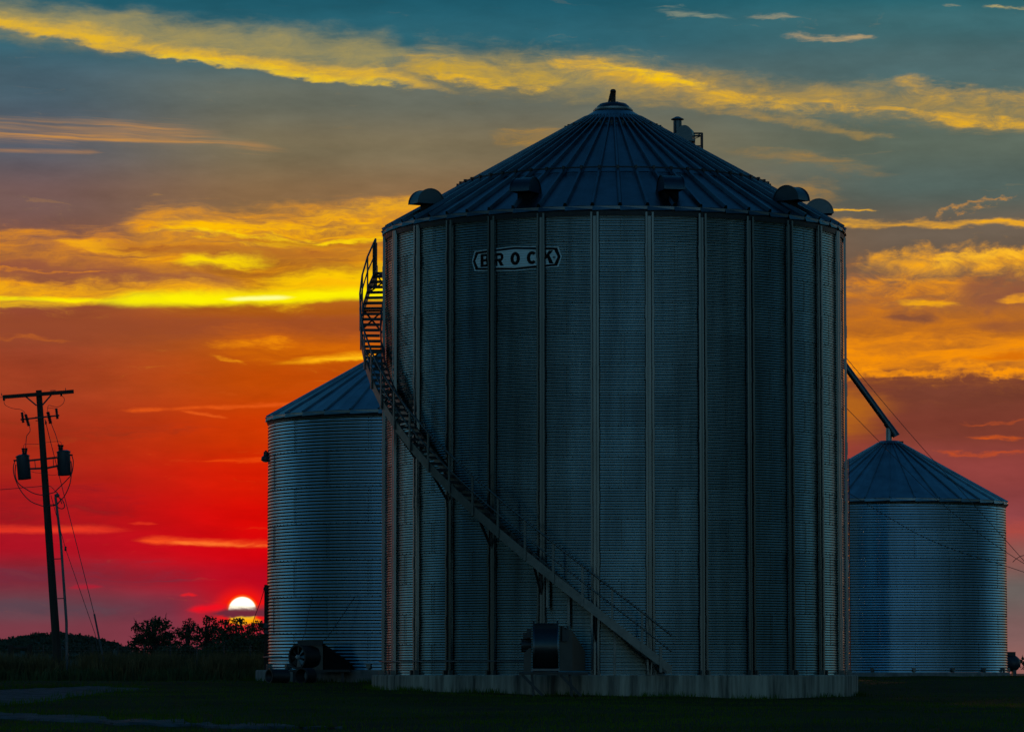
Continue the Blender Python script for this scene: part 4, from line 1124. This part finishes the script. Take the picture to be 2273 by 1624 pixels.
# conduit riser with weatherhead
cb = pr(148.8, 1500, DP - .1); cb.z = -0.3
MB().tube([cb, pr(147.5, 1380, DP - .1), pr(135, 1200, DP - .1), pz1(690, 1450, DP - .1), pz1(690, 1410, DP - .1), pz1(708, 1404, DP - .12), pz1(722, 1425, DP - .14)], [0.05, 0.048, 0.045, 0.045, 0.05, 0.065, 0.06], 12).build("conduit_riser", M_PVC, pole, True, 60)
for v in (1120, 1240, 1328, 1440):
    t_ = (v - 866) / (1500 - 866)
    x_ = 86 + (134 - 86) * t_
    MB().bar(pr(x_ + 2, v, DP - .1), pr(np.interp(v, [1098, 1200, 1380, 1500], [123.6, 135, 147.5, 148.8]) + 3, v - 1, DP - .1), 0.03, 0.03).build("riser_strap", M_DARK, pole)
for (x, y) in ((445, 447), (450, 490), (630, 118)):
    MB().bar(pz1(x - 10, y, DP), pz1(x + 60, y - 3, DP), 0.025, 0.025).build("bolt", M_DARK, pole)

def trafo(ax, ay, bx, by, bush, label, lugx, arms):
    a, b = P(*Z1(ax, ay), DP - .05), P(*Z1(bx, by), DP - .05)
    t = thing("pole_transformer", label, "transformer", b, "transformers hung on the utility pole")
    ax_ = (a - b); L = ax_.length; q = Vector((0, 0, 1)).rotation_difference(ax_.normalized()).to_matrix()
    r = 0.228
    MB().lathe([(0.001, 0.0), (r - 0.01, 0.0), (r, 0.015), (r, L - 0.03), (r + 0.018, L - 0.03), (r + 0.018, L), (r * 0.6, L + 0.05), (0.001, L + 0.06)], 28, (0, 0, 0), q).build("tank", M_TRAFO, t, True, 40)
    for (x0, y0, x1, y1) in bush:
        p, q_ = P(*Z1(x0, y0), DP - .05) - b, P(*Z1(x1, y1), DP - .05) - b
        ribbed("bushing", p, q_, 0.058, t, n=4)
        MB().lathe([(0.001, 0.03), (0.06, 0.02), (0.06, -0.01), (0.001, -0.02)], 12, q_).build("bushing_cap", M_DARK, t, True)
    lp = P(*Z1(*lugx), DP - .05) - b
    MB().lathe([(0.001, -0.05), (0.028, -0.05), (0.028, 0.05), (0.001, 0.05)], 10, lp, Matrix.Rotation(PI / 2, 3, 'Y')).build("side_lug", M_DARK, t, True)
    for (x0, y0, x1, y1) in arms:
        MB().bar(P(*Z1(x0, y0), DP - .05) - b, P(*Z1(x1, y1), DP) - b, 0.06, 0.065).build("hanger_arm", M_DARK, t)
    (x0, y0, x1, y1), (x2, y2, x3, y3) = arms
    f = 0.62 if x0 > x1 else 0.4
    xm, ym = x0 + (x1 - x0) * 0.33, y0 + (y1 - y0) * 0.33; xn, yn = x2 + (x3 - x2) * 0.33, y2 + (y3 - y2) * 0.33
    MB().bar(P(*Z1(xm, ym), DP - .05) - b, P(*Z1(xn, yn), DP - .05) - b, 0.05, 0.02).build("hanger_plate", M_DARK, t)
    return t
trafo(280, 925, 306, 1216, [(292, 910, 286, 838), (316, 910, 324, 838)], "left of two can transformers, hung lower on the utility pole", (186, 982), [(365, 983, 560, 962), (378, 1085, 570, 1078)])
trafo(787, 872, 799, 1168, [(742, 865, 734, 795), (762, 862, 768, 798)], "right of two can transformers, hung higher on the utility pole", (882, 914), [(706, 945, 560, 962), (712, 1050, 570, 1078)])

def wire(pts, label, r=0.011, name="overhead_wire", d=DP - .1, grp=None, z1=True, cat="wire"):
    pp = [P(*(Z1(*p) if z1 else p), d if not isinstance(d, list) else d[i]) for i, p in enumerate(pts)]
    # smooth with catmull-rom
    out = []
    for i in range(len(pp) - 1):
        p0, p1_, p2_, p3 = pp[max(i - 1, 0)], pp[i], pp[i + 1], pp[min(i + 2, len(pp) - 1)]
        for k in range(6):
            t = k / 6
            out.append(0.5 * ((2 * p1_) + (-p0 + p2_) * t + (2 * p0 - 5 * p1_ + 4 * p2_ - p3) * t * t + (-p0 + 3 * p1_ - 3 * p2_ + p3) * t ** 3))
    out.append(pp[-1])
    o = MB().tube(out, r, 6).build(name, M_WIRE, None, True)
    return tag(o, label, cat, grp)
JW = "jumper wires on the utility pole"
wire([(48, 235), (60, 290), (120, 325), (180, 342), (250, 350), (300, 380), (312, 410)], "thin jumper from the crossarm's left end to the left cutouts", 0.009, "jumper_wire", grp=JW)
wire([(765, 180), (798, 220), (780, 280), (720, 318), (660, 312), (605, 300), (590, 330), (590, 378)], "thin curled jumper from the crossarm's right end to the right cutouts", 0.009, "jumper_wire", grp=JW)
wire([(590, 335), (640, 335), (695, 342)], "short level jumper between the two right cutouts", 0.008, "jumper_wire", grp=JW)
wire([(366, 556), (372, 620), (335, 672), (325, 720), (318, 830)], "kinked lead from a left cutout down to the lower transformer", 0.013, "jumper_wire", grp=JW)
wire([(636, 526), (660, 590), (690, 665), (725, 785)], "slanting lead from a right cutout down to the higher transformer", 0.013, "jumper_wire", grp=JW)
wire([(288, 832), (300, 785), (340, 780), (480, 780), (580, 758), (700, 746), (745, 750), (770, 790)], "thin tie wire between the two transformers' tops across the pole", 0.008, "jumper_wire", grp=JW)
wire([(182, 990), (165, 1080), (185, 1200), (260, 1360), (370, 1480), (480, 1530), (560, 1548), (690, 1535), (740, 1490)], "outer looping secondary cable under the left transformer", 0.018, "secondary_cable", grp=JW)
wire([(196, 1030), (188, 1150), (225, 1260), (330, 1340), (430, 1392), (540, 1408), (660, 1380), (700, 1372), (735, 1440), (768, 1520)], "inner looping secondary cable under the left transformer", 0.018, "secondary_cable", grp=JW)
wire([(890, 920), (908, 1000), (890, 1140), (830, 1220), (740, 1310), (680, 1370)], "outer secondary cable looping below the right transformer", 0.018, "secondary_cable", grp=JW)
wire([(880, 990), (888, 1100), (866, 1270), (800, 1420), (735, 1490), (705, 1525), (730, 1570), (780, 1576), (800, 1540), (770, 1470), (700, 1420)], "long secondary cable curling round the riser's weatherhead", 0.018, "secondary_cable", grp=JW)
wire([(385, 1118), (440, 1132), (530, 1140), (640, 1165), (705, 1155)], "thin ground wire between the transformers' bottoms", 0.008, "jumper_wire", grp=JW)
wire([(-500, 1375), (0, 1343), (300, 1318), (545, 1298)], "single service line running from the pole out of the picture on the left", 0.011)
wire([(545, 1298), (625, 1302), (685, 1365)], "short service tail from the pole to the riser's weatherhead", 0.011, "jumper_wire", grp=JW)
wire([(-600, 240), (-100, 208), (30, 200)], "primary line leaving the crossarm's left end", 0.010)
g1 = P(232, 1468, 127.0); gy = float(gz(g1.x, g1.y))
gw = thing("guy_wire", "guy wire with a thick dark guard at its foot right of the pole", "guy wire", (g1.x, g1.y, gy))
pA, pB = P(*Z1(556, 470), DP - .1), P(209.6, 1364, 127.3)
MB().tube([rel(gw, pA), rel(gw, pB), Vector((0.12, 0, -0.2))], 0.012, 6).build("strand", M_WIRE, gw, True)
MB().tube([rel(gw, P(209.2, 1362, 127.28)), Vector((0.1, 0, 0.05))], 0.032, 10).build("guard", M_GUARD, gw, True, 50)
MB().lathe([(0.001, 0.07), (0.03, 0.04), (0.03, -0.04), (0.001, -0.07)], 10, rel(gw, P(*Z1(568, 515), DP - .1))).build("strain_insulator", M_PORC, gw, True)
g2_ = P(228, 1470, 126.4); gy2 = float(gz(g2_.x, g2_.y))
gw2 = thing("guy_wire", "lower guy wire with a small ball insulator nearer the riser", "guy wire", (g2_.x, g2_.y, gy2))
MB().tube([rel(gw2, P(*Z1(630, 1410), DP - .1)), rel(gw2, P(145.4, 1217, 127.5)), rel(gw2, P(211, 1406, 126.6)), Vector((0.05, 0, -0.2))], 0.010, 6).build("strand", M_WIRE, gw2, True)
MB().lathe([(0.001, 0.09), (0.045, 0.05), (0.03, 0.0), (0.045, -0.05), (0.001, -0.09)], 10, rel(gw2, P(145.4, 1217, 127.5))).build("strain_insulator", M_PORC, gw2, True)

# ------------------------------------------------------------------ right bin: spout, wires, tank
sc_ = thing("grain_spout", "slanting round grain spout feeding the low right bin's peak", "grain spout", (RIGHT['x'], RIGHT['y'], RIGHT['z0'] + RCAP))
def sr(u, v, d=151.2): return rel(sc_, P(u, v, d))
MB().tube([sr(1740, 631), sr(1872, 806), sr(1975, 947)], 0.135, 18).build("spout_tube", M_VENT, sc_, True, 40)
MB().tube([sr(1968, 938), sr(1986, 962), sr(1989, 968)], [0.15, 0.15, 0.17], 16).build("spout_end", M_VENT, sc_, True, 40)
MB().tube([sr(1973, 983) + Vector((0, 0, -0.10)), sr(1973, 950)], 0.125, 16).build("drop_pipe", M_ROOF2, sc_, True, 40)
MB().box(sr(1995, 981), (0.35, 0.3, 0.07)).build("inlet_flap", M_DARK, sc_)
tw = sr(1740, 631)
bz = float(gz(0, 151)) - sc_.location.z
MB().box((tw.x - 0.15, 0.2, (tw.z + 0.6 + bz) / 2), (0.55, 0.4, tw.z + 0.6 - bz)).build("elevator_leg", M_VENT, sc_)
WG = "service wires beside the low right bin"
wire([(1860, 772), (1950, 880), (2040, 985), (2140, 1096), (2240, 1207), (2300, 1275)], "uppermost service wire slanting down past the low bin's roof", 0.012, d=140, grp=WG, z1=False)
wire([(1860, 886), (1951, 979), (2050, 1080), (2130, 1150), (2220, 1216), (2330, 1285)], "middle service wire crossing the low bin's roof and wall", 0.012, d=140, grp=WG, z1=False)
wire([(1878, 1090), (1960, 1140), (2040, 1186), (2130, 1224), (2240, 1258), (2340, 1292)], "lowest service wire crossing the low bin's wall", 0.012, d=140, grp=WG, z1=False)
wire([(2248, 1247), (2258, 1238), (2275, 1232), (2310, 1236)], "short curled wire end at the right picture edge", 0.014, d=140, grp=WG, z1=False)
pt_ = P(2246, 1490, 163)
gt = float(gz(pt_.x, pt_.y))
tank = thing("propane_tank", "pale round-ended fuel tank peeping out behind the low right bin", "tank", (pt_.x, pt_.y, gt))
ctr = rel(tank, P(2253, 1471, 163))
rr = 0.36
prof = [(0.001, -1.1 - 0.36)] + [(rr * math.sin(a), -1.1 - rr * math.cos(a)) for a in np.linspace(0.2, PI / 2, 8)] + [(rr * math.cos(a), 0.0 + rr * math.sin(a)) for a in np.linspace(0, PI / 2 - 0.05, 9)]
MB().lathe(prof, 28, ctr + Vector((-0.12, 0, 0)), Matrix.Rotation(PI / 2, 3, 'Y') @ Matrix.Rotation(R_(18), 3, 'X')).build("tank_shell", M_TRAFO, tank, True, 50)
MB().box(ctr + Vector((-0.20, 0, rr + 0.05)), (0.42, 0.3, 0.16)).build("valve_hood", M_DARK, tank)
for x in (-0.9, -0.05): MB().box((ctr.x + x, 0, (ctr.z - rr) / 2), (0.15, 0.5, ctr.z - rr + 0.12)).build("saddle", M_CONC2, tank)

# ------------------------------------------------------------------ fence
DF = 131.0
fence = thing("wire_fence", "woven wire field fence with thin steel posts in tall weeds", "fence", (-14, DF, float(gz(-14, DF))))
fz = fence.location.z
us_ = [96, 150, 205, 262, 320, 378, 437, 497, 556]
for u in us_:
    p = rel(fence, P(u, 1440, DF)); g = float(gz(p.x - 14, DF)) - fz
    MB().bar((p.x, 0, g - 0.3), (p.x, 0, g + 1.22), 0.045, 0.03, (0, 1, 0)).build("steel_post", M_DARK, fence)
x0, x1 = P(66, 1440, DF).x + 14, P(575, 1440, DF).x + 14
mb = MB()
for h in (0.15, 0.32, 0.5, 0.68, 0.86, 1.02, 1.16):
    mb.bar((x0, -0.02, h), (x1, -0.02, h), 0.007, 0.007)
wr = mb.build("wire", M_WIRE, fence); wr['kind'] = 'stuff'
mb = MB(); x = x0
while x < x1:
    mb.bar((x, -0.02, 0.05), (x, -0.02, 1.16), 0.006, 0.006, (0, 1, 0)); x += 0.16
wr = mb.build("stay_wire", M_WIRE, fence); wr['kind'] = 'stuff'
br = thing("fence_brace", "dark wooden H-shaped fence brace at the left picture edge", "fence brace", (P(44, 1490, DF).x, DF, float(gz(P(44, 1490, DF).x, DF))))
for u in (23, 66):
    p = rel(br, P(u, 1430, DF)); MB().tube([(p.x, 0, -0.4), (p.x, 0, p.z)], [0.10, 0.092], 14).build("wood_post", M_WOOD, br, True, 40)
a, b = rel(br, P(23, 1437, DF)), rel(br, P(66, 1437, DF))
MB().tube([a, b], 0.05, 10).build("wood_rail", M_WOOD, br, True, 40)

# weeds along the fence
n = 26000
X = rng.uniform(-20.5, -7.2, n); Y = 126 + np.abs(rng.normal(0, 4.5, n))
dens = np.sin(X * 1.3) + np.sin(X * 3.1 + Y * 0.4) + np.sin(X * 7.3) * 0.6 + rng.normal(0, 0.9, n)
sel = dens > -0.5; X, Y = X[sel], Y[sel]
hs = 0.55 + 0.25 * np.sin(X * 1.9 + 1) + 0.15 * np.sin(X * 5.3)
pts = np.stack([X, Y, gz(X, Y)], -1)
wd = link("dry_weeds", blades("dry_weeds", pts, 0.35, 1.05, 0.035, M_WEED, 0.45, 2)); tag(wd, "tall dry weeds along the field fence", "weeds", kind="stuff")
X = rng.uniform(-21, -7, 9000); Y = rng.uniform(120.5, 126.5, 9000)
sel = (np.sin(X * 2.1) + np.sin(Y * 1.7 + X) + rng.normal(0, 0.6, 9000)) > 0.3
X, Y = X[sel], Y[sel]
wd = link("low_weeds", blades("low_weeds", np.stack([X, Y, gz(X, Y)], -1), 0.15, 0.5, 0.05, M_SHRUB, 0.7, 2)); tag(wd, "low dark green weeds at the lawn's far edge", "weeds", kind="stuff")

# ------------------------------------------------------------------ trees
def leaves(centres, radii, per, size, seed):
    r = np.random.default_rng(seed); Vs = []
    for c, rad in zip(centres, radii):
        k = max(6, int(per * rad ** 2))
        d = r.normal(size=(k, 3)); d /= np.linalg.norm(d, axis=1)[:, None]
        q = c + d * (rad * r.random(k) ** 0.45)[:, None] * np.array([1.0, 1.0, 0.8])
        a = r.normal(size=(k, 3)); a /= np.linalg.norm(a, axis=1)[:, None]
        b = np.cross(a, r.normal(size=(k, 3))); b /= np.linalg.norm(b, axis=1)[:, None]
        s = size * r.uniform(0.6, 1.3, k)[:, None]
        Vs.append(np.stack([q - a * s, q + b * s * 0.6, q + a * s, q - b * s * 0.6], 1))
    V_ = np.concatenate(Vs).reshape(-1, 3)
    return V_, np.arange(len(V_)).reshape(-1, 4)
def tree(name, u0, u1, vtop, d, label, seed, nclump=70, gap=0.35, trunk_u=None, leaf=0.15, m=M_LEAF, bare=0, cat="tree", vlow=None, per=125, shape=None):
    r = random.Random(seed)
    uc = trunk_u or (u0 + u1) / 2
    b = P(uc, 1490, d); g = float(gz(b.x, b.y))
    t = thing(name, label, cat, (b.x, b.y, g), "trees on the horizon" if cat == "tree" else None)
    px = FPX / d
    hw = (u1 - u0) / 2 / px * (1.08 if cat == 'tree' else 1.0); cxo = ((u0 + u1) / 2 - uc) / px
    H = P(uc, vtop, d).z - g
    low = (P(uc, vlow or 1450, d).z - g)
    cs, rs = [], []
    tries = 0
    while len(cs) < nclump and tries < 4000:
        tries += 1
        x, y, z = r.uniform(-1, 1), r.uniform(-1, 1), r.uniform(0, 1)
        env = (shape(z) if shape else math.sqrt(max(0, 1 - (abs(z - 0.42) / 0.60) ** 2.2)))
        if x * x + y * y > env * env: continue
        rad = r.uniform(0.28, 0.62) * max(hw / 3.0 * 1.15, 0.85 if cat == 'tree' else 0.3)
        p = np.array([cxo + x * hw * 0.93, y * hw * 0.9, low + z * (H - low) * 0.93])
        if r.random() < gap * (0.4 + 0.6 * abs(math.sin(5 * x + 7 * z + seed))): continue
        cs.append(p); rs.append(rad)
    V_, F_ = leaves(cs, rs, per * (0.15 / leaf) ** 2, leaf, seed)
    link("crown", npmesh("crown", V_, F_, m), t)
    mb = MB()
    hub = Vector((0, 0, max(0.6, low * 0.9)))
    rad0 = 0.05 * H
    mb.tube([(0, 0, -0.4), (0.02 * H, 0, hub.z * 0.5), hub, Vector((cxo * 0.5, 0, low + (H - low) * 0.5)), Vector((cxo, 0, low + (H - low) * 0.86))], [rad0, rad0 * 0.8, rad0 * 0.7, rad0 * 0.4, rad0 * 0.1], 8)
    for p in cs[::2]:
        p = Vector(p); s = hub.lerp(Vector((cxo * 0.5, 0, low + (H - low) * 0.5)), r.uniform(0, 1))
        mid = s.lerp(p, 0.5) + Vector((r.uniform(-.2, .2), r.uniform(-.2, .2), r.uniform(-0.1, .35)))
        mb.tube([s, mid, p], [rad0 * 0.28, rad0 * 0.16, rad0 * 0.05], 5, False)
    for k in range(bare):
        p = Vector(cs[r.randrange(len(cs))]); o = Vector((p.x - cxo, p.y, p.z - hub.z)).normalized()
        q = p + o * hw * r.uniform(0.25, 0.45)
        mb.tube([p, p.lerp(q, .5) + Vector((0, 0, r.uniform(-.1, .15))), q], [0.03, 0.02, 0.008], 4, False)
        for j in range(3):
            s = p.lerp(q, r.uniform(0.3, 0.8)); e = s + (o + Vector((r.uniform(-.7, .7), 0, r.uniform(-.3, .9)))).normalized() * hw * 0.14
            mb.tube([s, e], [0.014, 0.006], 4, False)
    mb.build("trunk", M_BARK, t, True, 60)
    return t
DT = 420.0
tree("oak_tree", 286, 402, 1366, DT, "broad round-topped oak, leftmost on the horizon", 3, 105, 0.45, 342, bare=16, vlow=1452)
tree("slender_tree", 396, 436, 1367, DT + 15, "slender tree with a flat crown beside the broad oak", 5, 60, 0.2, 414, bare=3, vlow=1450, shape=lambda z: 0.55 + 0.45 * abs(math.sin(3.0 * z + 0.3)))
tree("open_tree", 428, 504, 1364, DT + 5, "open-crowned tree with gaps just left of the sun", 8, 80, 0.5, 452, bare=5, vlow=1440)
tree("dark_tree", 482, 566, 1366, DT - 10, "tree whose crown touches the setting sun", 13, 110, 0.3, 524, vlow=1445)
tree("dense_tree", 548, 640, 1362, DT - 25, "dense dark tree between the sun and the left bin", 21, 120, 0.15, 590, vlow=1445)
tree("hedge_tree", 470, 640, 1414, DT - 45, "low wide thicket tree under the sun", 27, 150, 0.10, 556, vlow=1470)
tree("hedge_tree", 330, 500, 1438, DT - 40, "low wide thicket tree under the broad oak", 31, 140, 0.12, 415, vlow=1475)
tree("yard_shrub", 425, 520, 1432, 150, "yellowish leafy shrub in the weeds below the open-crowned tree", 41, 60, 0.3, 470, leaf=0.06, m=M_SHRUB, cat="shrub", vlow=1488)
tree("yard_shrub", 500, 600, 1440, 158, "dark shrub in the weeds next to the left foundation", 43, 60, 0.3, 550, leaf=0.06, m=M_LEAF, cat="shrub", vlow=1488)
tree("field_bush", 2256, 2330, 1446, 230, "dark bush behind the fuel tank at the right edge", 47, 60, 0.1, 2292, leaf=0.12, cat="shrub", vlow=1490)

# ------------------------------------------------------------------ wooded hill
DH = 1400.0
hu = [-900, -500, -200, 0, 60, 110, 150, 190, 230, 270, 310, 380, 470, 700, 1100, 1700, 2300, 3200]
hv = [1440, 1428, 1425, 1420, 1412, 1402, 1402, 1408, 1415, 1428, 1445, 1458, 1466, 1474, 1478, 1480, 1482, 1484]
us = np.linspace(-900, 3200, 400); K = 14
tops = np.interp(us, hu, hv)
Vh = []
for u, v in zip(us, tops):
    T = P(u, v + 9, DH)
    for k in range(K):
        t = k / (K - 1)
        y = DH - 260 + t * 520; zz_ = max(0.0, math.sin(PI * t)) ** 1.2 * (T.z) - 0.5
        Vh.append((T.x, y, zz_))
Vh = np.array(Vh)
i, j = np.meshgrid(np.arange(399), np.arange(K - 1), indexing='ij'); a = (i * K + j).ravel()
hill = link("wooded_hill", npmesh("wooded_hill", Vh, np.stack([a, a + K, a + K + 1, a + 1], -1), M_WOODS, True)); tag(hill, kind="structure")
cs, rs = [], []
for k in range(1500):
    u = rng.uniform(-400, 760); v = np.interp(u, hu, hv)
    t = rng.uniform(0.22, 0.55); T = P(u, v + 9, DH)
    zz_ = math.sin(PI * t) ** 1.2 * T.z - 0.5
    rad = rng.uniform(1.0, 2.0)
    cs.append(np.array([T.x, DH - 260 + t * 520, zz_ + rad * 0.3])); rs.append(rad)
V_, F_ = leaves(cs, rs, 16, 0.55, 99)
fw = link("far_woods", npmesh("far_woods", V_, F_, M_WOODS)); tag(fw, "dark woods covering the far hill at the left", "woods", kind="stuff")
